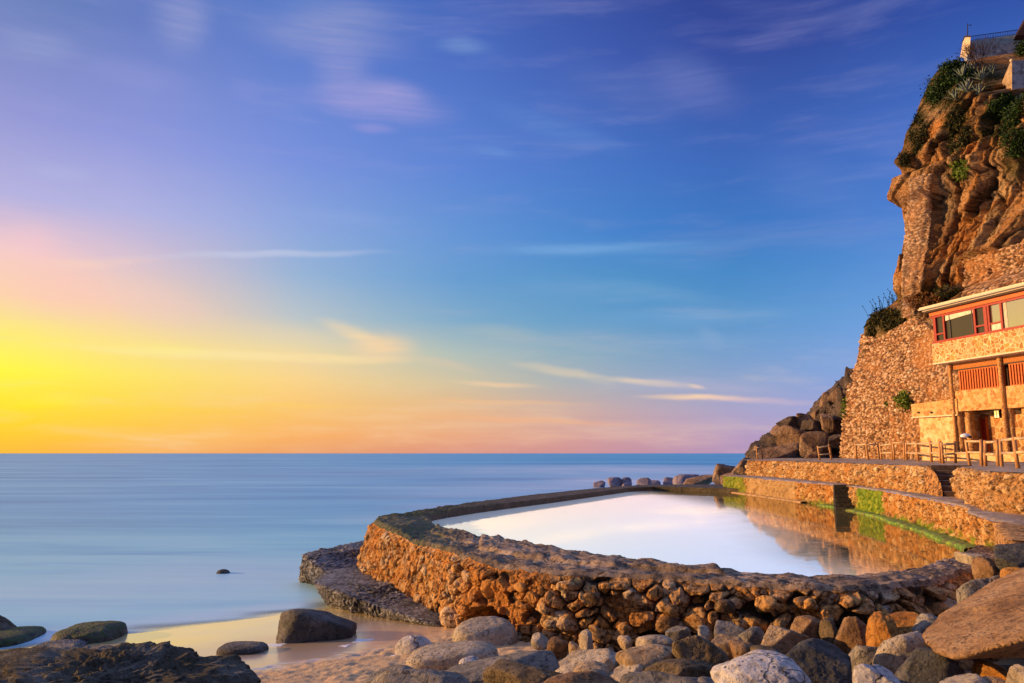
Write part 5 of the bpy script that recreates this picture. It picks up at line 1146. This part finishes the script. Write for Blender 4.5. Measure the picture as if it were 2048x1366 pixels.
bm = bmesh.new(); A0, A1 = D(1942, 72.5, yat(1942) + .2), D(2100, 51, yat(2100) + .2); B0, B1 = D(1942, 81.5, yat(1942) + .2), D(2100, 60, yat(2100) + .2)
tube(bm, [A0, A1], [.028, .028], 6); tube(bm, [B0.lerp(A0, .1), B1.lerp(A1, .1)], [.02, .02], 6); o = from_bm('rail', bm, M['metal']); local(o, rl)
for k in range(46):
    t = (k + .5) / 46; bm = bmesh.new(); tube(bm, [B0.lerp(B1, t), A0.lerp(A1, t)], [.014, .014], 4); o = from_bm('baluster', bm, M['metal']); local(o, rl)
an = empty('antenna', D(1935, 72, 59), 'thin mast with a small weather vane antenna on the terrace corner', 'antenna')
bm = bmesh.new(); a = D(1935, 72, 59); b = D(1935, 47, 59); tube(bm, [a, b], [.04, .03], 6); o = from_bm('mast', bm, M['metal']); local(o, an)
bm = bmesh.new(); c = D(1935, 50, 59); e = c + Vector((.28, 0, 0)); tube(bm, [c - Vector((0, 0, .02)), e], [.02, .02], 5); tube(bm, [e - Vector((.06, 0, .06)), e + Vector((.03, 0, .08))], [.025, .02], 5); tube(bm, [e, e + Vector((.05, 0, -.05))], [.02, .02], 5); o = from_bm('vane', bm, M['metal']); local(o, an)
hs_ = empty('house', D(2045, 70, 57), 'corner of a dark tiled house roof cut by the top right corner', 'building')
quadwall('roof', [(2049,36),(2120,-60),(2120,66),(2032,70.5)], [57.4, 56.5, 56.5, 57.4], 3, M['dkwood'], hs_)
gw = empty('garden_wall', D(2020, 160, 50), 'small blue-shaded garden wall with sunlit brown left face and rounded finial below the terrace', 'wall')
quadwall('wall', [(2024,122),(2110,116),(2110,206),(2024,200)], [50.0, 49.6, 49.6, 50.0], .5, M['bluerub'], gw)
quadwall('end_face', [(2022.5,122),(2024,122),(2024,200),(1992,196)], [50.5, 49.99, 49.99, 53.5], .5, M['tan'], gw)  # sunlit side coloured tan against the blue-shaded front
V, F = ico(3); o = mesh_np('finial', V * .12 + np.array(D(2023, 121, 49.9)[:]), F, M['warmplaster']); local(o, gw)
# ------------------------------------------------------------------ rocks
def rock_shape(seed, sub, radii, ex=2.4, facets=0, fo=(.62, .88), amp=.12, rough=.03, k=14, up_flat=None, freq=1.0, ridge=0.0, scales=0.0):
    r = np.random.default_rng(seed); V, F = ico(sub); radii = np.array(radii, float)
    rr = (np.abs(V) ** ex).sum(1) ** (-1 / ex)
    if facets:
        inv = rr ** (-k)
        for _ in range(facets):
            n = r.normal(size=3); n /= np.linalg.norm(n); dd = V @ n; o_ = r.uniform(*fo)
            q = np.where(dd > 1e-3, o_ / np.maximum(dd, 1e-3), 1e3); inv = inv + np.clip(q, 1e-3, 1e3) ** (-k)
        rr = inv ** (-1 / k)
    off = r.uniform(0, 99, 3)
    dsp = amp * fbm(V * 1.3 * freq + off, 3, .5, seed % 977) + rough * fbm(V * 6 * freq + off, 4, .62, (seed + 5) % 977) + rough * .8 * ridged(V * 3.2 * freq + off, 3, .5, (seed + 9) % 977)
    if ridge: dsp = dsp + ridge * ridged(V * 2.6 * freq + off, 5, .55, seed % 977)
    if scales:
        F1, F2, ID = voro(V * radii * np.array([1.0, 1.0, 1.0]) * 9 / radii.mean() + off, seed % 977); dsp = dsp + scales * (sstep(0, .4, F2 - F1) - .5)
    if sub >= 5:
        F1, F2, ID = voro(V * 7 * freq + off, seed % 991); dsp = dsp - rough * .9 * sstep(.38, .12, F1) * (ID > .55)
    return (V * (rr * (1 + dsp))[:, None]) * radii, F
def place(name, mat, bb, Y, seed, label, cat='boulder', group=None, sub=5, thick=.8, tilt=0.0, yaw=None, sink=None, **kw):
    x0, y0, x1, y1 = bb
    if sink is not None:      # rests on the sand or in the water: its foot goes below the surface
        g = G((x0 + x1) / 2, y1, 0.0)
        for _ in range(8): g = G((x0 + x1) / 2, y1, max(0.0, float(zsand(g.x, g.y))))
        Y = g.y + thick * ((x1 - x0) + (y1 - y0)) * g.y / FPX / 4 * .75; y1 = y1 + sink * (y1 - y0)
    elif name == 'boulder':
        kw.setdefault('facets', 6); kw.setdefault('fo', (.55, .88)); kw.setdefault('ex', 2.7); kw.setdefault('ridge', .035); kw.setdefault('k', 26)
        if y1 < 1400 and Y < 15.5: dx = .07 * (x1 - x0); x0 -= dx; x1 += dx; y1 += .40 * (y1 - y0)
    r = np.random.default_rng(seed + 4000)
    w = (x1 - x0) * Y / FPX; h = (y1 - y0) * Y / FPX; V, F = rock_shape(seed, sub, (w / 2, max(.25, thick * (w + h) / 4), h / 2), **kw)
    yaw = r.uniform(-.35, .35) if yaw is None else yaw
    V = V @ rotm(0, tilt, yaw).T; c = np.array(D((x0 + x1) / 2, (y0 + y1) / 2, Y)[:])
    for _ in range(4):
        px, py = project(V + c); a0, a1 = px.min(), px.max(); b0, b1 = py.min(), py.max()
        V = V * np.array([(x1 - x0) / (a1 - a0), 1, (y1 - y0) / (b1 - b0)]); px, py = project(V + c)
        c = c + np.array([((x0 + x1) / 2 - (px.min() + px.max()) / 2) * Y / FPX, 0, -((y0 + y1) / 2 - (py.min() + py.max()) / 2) * Y / FPX])
    o = mesh_np(name, V, F, M[mat]); o.location = c; tag(o, label, cat, group); return o
def hull_rock(name, mat, pts, seed, label, sub=6, k=30, amp=.02, rough=.012, freq=1.0, scales=0, ridge=0, cat='boulder', group=None, centre=None):
    bm = bmesh.new(); P = [Vector(p) for p in pts]; c = Vector(centre) if centre else sum(P, Vector()) / len(P)
    for p in P: bm.verts.new(p - c)
    bmesh.ops.convex_hull(bm, input=bm.verts[:]); bm.normal_update(); pl = [(np.array(f.normal[:]), abs(f.normal.dot(f.verts[0].co)), f.normal.dot(f.verts[0].co)) for f in bm.faces if f.calc_area() > 1e-6]; bm.free()
    V, F = ico(sub); inv = 0
    for n, da, ds in pl:
        n = n * np.sign(ds); dd = V @ n; q = np.where(dd > 1e-3, max(da, .02) / np.maximum(dd, 1e-3), 1e3); inv = inv + (q / 10.0) ** (-k)
    rr = 10.0 * inv ** (-1 / k); W_ = V * rr[:, None]; off = np.random.default_rng(seed).uniform(0, 99, 3)
    q = W_ * freq + off; dsp = amp * fbm(q * .8, 3, .5, seed % 97) + rough * fbm(q * 4, 4, .62, seed % 97 + 3) + ridge * ridged(q * 1.5, 4, .55, seed % 97 + 5)
    if scales:
        F1, F2, ID = voro(q * np.array([5.5, 9, 5.5]) , seed % 97); dsp = dsp + scales * (sstep(0, .35, F2 - F1) * (.4 + ID) - .4)
    nrm_ = V; W_ = W_ + nrm_ * dsp[:, None]
    o = mesh_np(name, W_, F, M[mat]); o.location = c; tag(o, label, cat, group); return o
GB = 'boulders along the foot of the pool wall'
# --- on the sand
place('boulder', 'dark', (551, 1217, 714, 1281), 18.3, 501, 'dark blue-grey blocky boulder alone on the wet sand', sink=0.35, ex=5, facets=5, fo=(.75, .95), thick=.7, tilt=.06, amp=.07, rough=.03, yaw=.1)
place('boulder', 'dark', (432, 1282, 538, 1308), 16.8, 502, 'low dark oblong boulder at the edge of the dry sand', sink=0.5, ex=3.4, thick=.9, yaw=0, amp=.08)
place('boulder', 'white', (790, 1270, 866, 1308), 16.6, 503, 'small pale bluish boulder in a white foam pool', sink=0.6, ex=2.2, amp=.06)
place('boulder', 'pale', (904, 1232, 1036, 1296), 16.6, 504, 'large pale boulder in front of the dark wall hollow', sink=0.4, group=GB, ex=2.4, tilt=-.06, amp=.08, facets=3)
place('boulder', 'pale', (811, 1281, 998, 1340), 15.0, 505, 'long pale boulder with a vertical crack, left of the wall', sink=0.35, group=GB, ex=3.2, tilt=-.12, yaw=0, amp=.09)
place('boulder', 'white', (920, 1311, 958, 1334), 13.3, 506, 'tiny white stone peeping over the long grey foreground boulder', group=GB, sub=4, facets=0, ex=2.2, ridge=0)
place('boulder', 'grey', (722, 1336, 948, 1450), 11.0, 507, 'low grey-green foreground boulder at the bottom edge beside the sand', group=GB, sub=6, ex=2.3, thick=1.0)
place('boulder', 'grey', (735, 1329, 830, 1370), 12.0, 571, 'pale lump rising behind the bottom edge grey-green boulder', group=GB, ex=2.3, thick=1.0)
place('boulder', 'grey', (880, 1300, 1120, 1400), 12.2, 508, 'long wet grey boulder with a pale streak of water on top', group=GB, sub=6, ex=2.6, tilt=-.18, yaw=.2)
place('boulder', 'craggy', (964, 1318, 1180, 1440), 10.6, 509, 'dark banded boulder in the bottom centre foreground', group=GB, sub=6, ex=2.8, facets=4, thick=.9)
place('boulder', 'brown', (1062, 1342, 1262, 1450), 9.6, 510, 'smooth brown-grey boulder cut by the bottom edge, centre', group=GB, sub=6, ex=2.3)
place('boulder', 'pale', (1118, 1296, 1272, 1380), 12.8, 511, 'pale cream flat boulder behind the bottom centre boulders', group=GB, ex=2.6, thick=1.2)
place('boulder', 'tan', (1235, 1288, 1372, 1380), 11.9, 512, 'pitted tan boulder left of the pointed craggy one', group=GB, ex=2.8, facets=4, tilt=-.15)
place('boulder', 'craggy', (1350, 1270, 1452, 1360), 11.6, 513, 'pointed craggy brown boulder in the middle of the boulder field', group=GB, ex=2.4, facets=7, fo=(.5, .8), ridge=.06)
place('boulder', 'craggy', (1280, 1316, 1436, 1420), 10.4, 514, 'rough dark brown boulder to the left of the white boulder', group=GB, sub=6, ex=2.6, facets=5, ridge=.05)
place('boulder', 'tan', (1202, 1316, 1228, 1342), 12.0, 515, 'small upright tan stone on the cream boulder', group=GB, sub=4)
place('boulder', 'pale', (1276, 1269, 1350, 1305), 13.4, 516, 'pale rounded boulder in front of the second wall hollow', group=GB, facets=3)
place('boulder', 'grey', (1333, 1251, 1380, 1284), 14.0, 517, 'grey stone inside the second wall hollow', group=GB, facets=4)
place('boulder', 'pale', (1395, 1250, 1419, 1282), 13.8, 518, 'egg-shaped pale stone standing under the wall', group=GB, sub=4)
place('boulder', 'grey', (1432, 1240, 1498, 1284), 13.4, 519, 'grey boulder with a pointed top under the wall', group=GB, facets=8, fo=(.5, .8))
place('boulder', 'grey', (1478, 1252, 1530, 1294), 13.2, 520, 'grey flat-faced boulder right of the pointed grey one', group=GB, facets=7)
place('boulder', 'tan', (1420, 1267, 1488, 1312), 12.4, 521, 'smooth tan boulder below the pointed grey boulder', group=GB, ex=2.2)
place('boulder', 'brown', (1462, 1279, 1520, 1312), 12.0, 522, 'small brown boulder behind the white boulder', group=GB)
place('boulder', 'craggy', (1504, 1290, 1560, 1314), 11.6, 523, 'low brown slab tucked behind the white boulder', group=GB)
place('boulder', 'tan', (1527, 1250, 1614, 1310), 12.0, 524, 'tan wedge-shaped boulder behind the big round dark boulder', group=GB, facets=6, ex=2.3, tilt=.2)
place('boulder', 'dark', (1556, 1276, 1709, 1400), 8.9, 525, 'big round dark boulder with pale sunlit crown', group=GB, sub=6, ex=2.3, amp=.05, thick=1.0)
place('boulder', 'white', (1420, 1299, 1634, 1440), 8.0, 526, 'big white cracked boulder in the bottom foreground', group=GB, sub=6, ex=2.6, amp=.07, thick=1.0)
place('boulder', 'grey', (1246, 1341, 1412, 1440), 8.9, 527, 'grey boulder with pale top cut by the bottom edge left of the white one', group=GB, sub=6, ex=2.5)
place('boulder', 'orange', (1736, 1222, 1800, 1312), 11.2, 528, 'bright orange left half of the split boulder', group=GB, facets=5, ex=2.6, yaw=0)
place('boulder', 'orange', (1765, 1222, 1872, 1300), 11.5, 529, 'darker brown right half of the split boulder', group=GB, facets=7, ex=2.8, yaw=0)
place('boulder', 'brown', (1671, 1232, 1740, 1298), 11.8, 530, 'rounded brown boulder left of the split orange boulder', group=GB, ridge=.04)
place('boulder', 'grey', (1696, 1290, 1768, 1350), 9.6, 531, 'grey-green boulder beneath the split orange boulder', group=GB, facets=4)
place('boulder', 'grey', (1820, 1226, 1888, 1262), 11.3, 532, 'grey flat boulder behind the split boulder', group=GB)
place('boulder', 'pale', (1752, 1262, 1866, 1345), 9.2, 533, 'pale rough boulder sloping up to the large tan slab', group=GB, facets=5, tilt=-.5, ridge=.04)
place('boulder', 'dark', (1776, 1293, 1930, 1410), 7.9, 534, 'dark grey boulder with peaked top at the bottom right', group=GB, sub=6, facets=6, ex=2.4, ridge=.03)
place('boulder', 'white', (1704, 1327, 1806, 1420), 7.5, 535, 'bluish-grey boulder between the round dark one and the peaked dark one', group=GB, sub=5)
place('boulder', 'pale', (1878, 1346, 1992, 1420), 6.9, 536, 'pale boulder cut by the bottom edge below the tan slab', group=GB, sub=6)
place('boulder', 'pale', (2020, 1328, 2090, 1420), 6.5, 537, 'pale grey boulder in the bottom right corner', group=GB)
place('boulder', 'brown', (1955, 1352, 2040, 1420), 6.8, 572, 'shadowy brown boulder under the overhang of the tan slab', group=GB)
place('boulder', 'orange', (1950, 1320, 2040, 1365), 7.6, 573, 'orange crumbly rock in the shadow below the tan slab', group=GB, ridge=.08)
place('boulder', 'grey', (1920, 1150, 2034, 1245), 11.6, 538, 'speckled grey boulder behind the top of the tan slab', group=GB, ex=2.3, tilt=-.3)
place('boulder', 'orange', (2004, 1134, 2070, 1162), 11.2, 539, 'smooth orange stone wedged under the walkway end', group=GB, ex=2.2, rough=.01)
place('boulder', 'brown', (1946, 1112, 1992, 1154), 13.2, 540, 'brown overhanging lump of wall beside the walkway end', group=GB, ridge=.06)
place('boulder', 'dark', (1994, 1086, 2100, 1138), 12.9, 541, 'dark layered rock mass under the walkway end at the right edge', group=GB, ex=4, ridge=.07)
place('boulder', 'pale', (1912, 1103, 1966, 1122), 14.6, 542, 'flat pale slab at the near right corner of the pool', group=GB, ex=4, thick=1.6)
place('boulder', 'tan', (1548, 1252, 1560, 1268), 13.0, 543, 'tiny tan pebble stone under the wall', group=GB, sub=3)
place('boulder', 'brown', (1584, 1230, 1642, 1280), 12.4, 544, 'knobbly brown boulder under the wall right of the tan wedge', group=GB, ridge=.05)
place('boulder', 'craggy', (1636, 1236, 1676, 1280), 12.2, 545, 'narrow craggy boulder between two brown boulders under the wall', group=GB, sub=4)
place('boulder', 'pale', (1064, 1264, 1096, 1290), 15.2, 546, 'pale round stone at the left foot of the cobbled pier', group=GB, sub=4)
place('boulder', 'brown', (1096, 1272, 1138, 1306), 14.9, 547, 'brown round stone at the foot of the cobbled pier', group=GB, sub=4)
place('boulder', 'tan', (1138, 1282, 1160, 1308), 14.6, 548, 'small tan stone at the foot of the cobbled pier', group=GB, sub=4)
place('boulder', 'pale', (1160, 1258, 1186, 1308), 14.4, 549, 'tall narrow pale stone against the cobbled pier', group=GB, sub=4)
place('boulder', 'tan', (1236, 1270, 1262, 1296), 13.9, 550, 'small tan stone left of the pale rounded boulder', group=GB, sub=4)
# filler stones lying between the boulders
FR = np.random.default_rng(88)
bxs = []
for k in range(26):
    x = FR.uniform(1140, 1990); t = FR.random(); y = np.interp(x, [1100, 2000], [1308, 1300]) + t * 60; Y = np.interp(y, [1300, 1366], [12.6, 8.4]) + .5; w = FR.uniform(44, 96)
    if x > 1850: continue
    place('boulder', ['pale', 'grey', 'brown', 'tan'][k % 4], (x - w / 2, y - w * .1, x + w / 2, y + w * .6), Y + .6, 600 + k, 'rounded stone filling a gap between the larger boulders below the wall', group='stones filling the gaps between boulders', sub=4, facets=6)
# rocky ground under the boulder field
gxs = np.linspace(-2.5, 12, 150); gys = np.linspace(3.5, 16, 130); XX, YY = np.meshgrid(gxs, gys); X = XX.ravel(); Y = YY.ravel()
pxg, pyg = project(np.stack([X, Y, zsand(X, Y)], 1)); lvl = zsand(X, Y) - .35 + .55 * sstep(0, 3, X - (Y - 10) * .15) + .55 * sstep(11.5, 8, Y) * sstep(0, 3, X)
Z = lvl + .18 * ridged(np.stack([X, Y, 0 * X], 1) * 1.1, 4, .5, 401)
Z = np.minimum(Z, np.interp(Y, [3, 7, 9, 11, 13, 16], [2.0, 1.72, 1.38, 1.05, .7, .4]) + .05 * vn(np.stack([X, Y, 0 * X], 1) * 3, 3))
o = mesh_np('rocky_ground', np.stack([X, Y, Z], 1), gridF(130, 150), M['craggy']); tag(o, kind='structure')
# large tan slab
hull_rock('boulder', 'slab', [D(1852, 1262, 8.6), D(1857, 1288, 8.0), D(1905, 1212, 9.6), D(1975, 1168, 10.0), D(2060, 1128, 10.0), D(2200, 1080, 9.6), D(1902, 1322, 7.3), D(1960, 1316, 7.2), D(2048, 1282, 6.8), D(2200, 1230, 6.5), D(2200, 1290, 8.5), D(1930, 1300, 9.0), D(1870, 1280, 9.2)], 551, 'huge tilted tan sandstone slab at the right edge of the foreground', sub=7, amp=.09, rough=.05, ridge=.06, freq=1.3, group=GB, k=50)
# left foreground rocks
hull_rock('boulder', 'fore', [D(-60, 1322, 8.6), D(55, 1296, 8.9), D(200, 1306, 9.0), D(380, 1302, 9.0), D(455, 1308, 9.0), D(492, 1322, 8.8), D(516, 1370, 8.4), D(530, 1500, 8.0), D(-60, 1500, 7.0), D(-60, 1500, 9.5), D(500, 1480, 10), D(250, 1440, 6.9), D(60, 1420, 7.0), D(400, 1430, 7.2)], 552, 'broad dark craggy rock filling the bottom left corner', sub=7, amp=.10, rough=.10, ridge=.13, freq=1.8, k=22, centre=D(230, 1400, 8.4))
hull_rock('boulder', 'grey', [D(-60, 1312, 10.2), D(20, 1302, 10.4), D(110, 1291, 10.6), D(230, 1296, 10.6), D(330, 1300, 10.4), D(420, 1316, 10.0), D(420, 1380, 9.6), D(-60, 1380, 9.6), D(-60, 1340, 11.5), D(300, 1330, 11.5), D(150, 1320, 11.8)], 553, 'pale blue-grey rock just behind the dark craggy corner rock', sub=6, amp=.05, rough=.05, ridge=.05, freq=1.5)
place('boulder', 'fore', (-90, 1225, 40, 1275), 19.5, 554, 'pointed dark rock at the left edge in the shallows', sink=0.6, facets=6, tilt=.4)
place('boulder', 'moss', (-90, 1252, 92, 1292), 18.6, 555, 'flat mossy rock at the left edge below the pointed one', sink=0.8, ex=3, thick=1.2)
place('boulder', 'moss', (96, 1241, 256, 1284), 19.2, 556, 'long low mossy rock lying in the shallow water', sink=1.0, ex=3.2, thick=1.0, yaw=0, tilt=-.05)
place('boulder', 'ledge', (44, 1277, 178, 1306), 16.6, 557, 'small knobbly grey rock between the mossy rocks and the corner rock', sink=0.6, ex=3, thick=1.2, scales=.05)
place('boulder', 'dark', (430, 1138, 462, 1147), 30.0, 558, 'small dark rock tip barely breaking the sea surface', sink=2.2, sub=4)
# ledge under the corner of the pool wall
hull_rock('rock_ledge', 'ledge', [D(604, 1105, 28.3), D(612, 1155, 28.4), D(700, 1090, 31), D(742, 1076, 32), D(760, 1120, 28), D(640, 1140, 26.5), D(720, 1180, 25.5), D(780, 1130, 30), D(604, 1175, 29), D(740, 1200, 27), D(780, 1160, 33)], 559, 'upper wet grey rock ledge jutting into the sea at the pool corner', 6, cat='rock', amp=.16, rough=.09, ridge=.06, scales=.06, k=24)
hull_rock('rock_ledge', 'ledge', [D(621, 1165, 24.6), D(655, 1135, 27.0), D(735, 1120, 28.5), D(800, 1175, 25.5), D(880, 1205, 21.8), D(905, 1250, 19.8), D(880, 1256, 19.6), D(760, 1225, 21.6), D(655, 1190, 23.8), D(650, 1215, 24.2), D(760, 1250, 22.5), D(890, 1275, 20.2), D(950, 1270, 22), D(780, 1200, 30)], 560, 'lower scaly wet rock ledge sloping down to the sand below the orange wall', 7, cat='rock', amp=.16, rough=.09, ridge=.06, scales=.07, k=24)
# far rocks in the surf
GF = 'low rocks in the surf beyond the pool'
for bb, Y, lb in [((1186, 961, 1211, 975), 112, 'leftmost small round rock in the surf beyond the pool'), ((1214, 954, 1245, 974), 108, 'boxy rock in the surf, largest of the middle pair'), ((1242, 954, 1264, 974), 107, 'rounded rock touching the boxy one in the surf'), ((1273, 955, 1304, 972), 105, 'flat-topped rock in the surf right of the pair'),
                  ((1296, 960, 1322, 970), 104, 'thin low rock trailing right of the flat-topped one'), ((1326, 954, 1352, 970), 100, 'small rock left of the dark headland rocks'), ((1243, 966, 1262, 976), 90, 'small low rock just behind the far pool wall'), ((1270, 969, 1288, 976), 88, 'tiny rock touching the far pool wall line'),
                  ((1345, 948, 1400, 976), 92, 'bluish sloping headland rock beyond the far pool wall')]:
    place('sea_rock', 'farrock', bb, Y, int(bb[0]), lb, 'rock', GF, sub=4, ex=3.2, facets=5, ridge=.08, sink=.3)
GP = 'fallen rocks piled at the end of the cliff'
pile = [((1355, 949, 1432, 985), 72, 'pile', 'brown rounded rock behind the far right corner of the pool'), ((1424, 927, 1478, 975), 68, 'pile', 'brown rock stepping up from the far pool corner'), ((1440, 945, 1500, 980), 66, 'pile', 'low craggy rock above the yellow algae'), ((1462, 915, 1520, 965), 67, 'pile', 'brown rock at the left end of the terrace wall'),
  ((1498, 888, 1560, 935), 70, 'pile', 'dark layered rock forming the left outline of the pile'), ((1524, 866, 1600, 905), 69, 'pileblack', 'dark block under the pale block on the pile'), ((1540, 849, 1600, 880), 69, 'pile', 'pale squared block below the wedge rock'), ((1551, 832, 1600, 862), 69, 'pileblack', 'dark wedge-shaped rock on top of the pile at the left'),
  ((1550, 850, 1668, 925), 66, 'pile', 'large brown slanting rock in the middle of the pile'), ((1510, 885, 1640, 935), 65, 'pile', 'wide layered base rock directly behind the terrace end'), ((1592, 826, 1646, 870), 69, 'pile', 'rounded brown rock above the large slanting one'), ((1614, 812, 1668, 862), 69, 'pile', 'brown rock in the upper middle of the pile'),
  ((1638, 783, 1695, 850), 68, 'pile', 'tall rock forming the shoulder of the pile'), ((1653, 774, 1704, 812), 67, 'pile', 'greenish rock on which the bird stands'), ((1688, 733, 1724, 800), 59.5, 'pileblack', 'dark rock high up against the masonry wall'), ((1672, 775, 1708, 850), 60, 'pileblack', 'dark jagged rock wedged beside the masonry wall'),
  ((1600, 838, 1668, 880), 66, 'pileblack', 'dark diagonal slab above the large brown rock'), ((1640, 826, 1672, 868), 64.5, 'pile', 'upright tilted stone in front of the pile'), ((1650, 834, 1700, 884), 65, 'pileblack', 'striped slab at the foot of the masonry wall'), ((1598, 862, 1662, 918), 63, 'pile', 'triangular brown face right of the big slanting rock'),
  ((1608, 906, 1634, 922), 58, 'pile', 'small pale squared stone on the terrace'), ((1560, 895, 1720, 930), 64, 'pileblack', 'low dark ledge of rock behind the isolated fence panel'), ((1655, 868, 1730, 900), 62, 'pileblack', 'dark stepped ledge at the foot of the masonry wall'), ((1480, 905, 1530, 950), 70, 'pile', 'low rock filling behind the tiny fence panel'), ((1620, 850, 1700, 900), 68, 'pileblack', 'dark rock mass deep in the middle of the pile'), ((1660, 800, 1715, 870), 67.5, 'pile', 'brown rock mass behind the shoulder of the pile')]
hull_rock('fallen_rock', 'pileblack', [D(1484, 928, 70), D(1508, 888, 71), D(1526, 872, 72), D(1560, 862, 72), D(1640, 858, 72), D(1720, 862, 70), D(1740, 940, 68), D(1484, 940, 70), D(1520, 940, 66), D(1700, 930, 65), D(1600, 880, 66.5)], 790, 'broad jagged rock mass forming the base of the pile', sub=6, k=40, amp=.25, rough=.22, ridge=.5, freq=1.0, cat='rock', group=GP)
hull_rock('fallen_rock', 'pileblack', [D(1584, 870, 71), D(1606, 836, 71), D(1640, 800, 70), D(1660, 778, 70), D(1694, 748, 68), D(1740, 735, 66), D(1750, 900, 64), D(1600, 910, 68), D(1650, 860, 65), D(1700, 800, 64)], 791, 'tall jagged rock mass rising from the pile to the masonry wall', sub=6, k=40, amp=.25, rough=.22, ridge=.5, freq=1.0, cat='rock', group=GP)
pile += [((1556, 842, 1690, 925), 72, 'pile', 'broad brown rock at the back of the pile'), ((1630, 868, 1740, 925), 68, 'pile', 'low brown rock mass between the pile and the foot of the masonry wall')]
for i, (bb, Y, mt, lb) in enumerate(pile):
    place('fallen_rock', mt, bb, Y, 700 + i * 3, lb, 'rock', GP, sub=5, ex=4.0, facets=11, fo=(.5, .85), k=40, tilt=[-.35, .3, -.1, .45, 0][i % 5], ridge=.03, amp=.08, rough=.05)
# bird on the pile
bp = D(1676, 774, 66.5); bm = bmesh.new(); 
me_r = bmesh.ops.create_uvsphere(bm, u_segments=12, v_segments=8, radius=.13, matrix=Matrix.Translation(bp + Vector((0, 0, .22))) @ Matrix.Rotation(-.9, 4, 'Y') @ Matrix.Diagonal((1.7, .8, .8, 1)))
tube(bm, [bp + Vector((.06, 0, .30)), bp + Vector((-.10, 0, .42)), bp + Vector((-.14, 0, .52))], [.08, .05, .06], 8); tube(bm, [bp + Vector((-.14, 0, .52)), bp + Vector((-.28, 0, .51))], [.045, .008], 6)
tube(bm, [bp + Vector((.1, 0, .16)), bp + Vector((.34, 0, .02))], [.06, .03], 6)
for dy in (-.03, .03): tube(bm, [bp + Vector((0, dy, .14)), bp + Vector((0, dy, -.1))], [.012, .012], 5)
o = from_bm('bird', bm, M['dark'], smooth=True); tag(o, 'small dark bird perched on the greenish rock of the pile', 'bird')
bpy.context.view_layer.update()
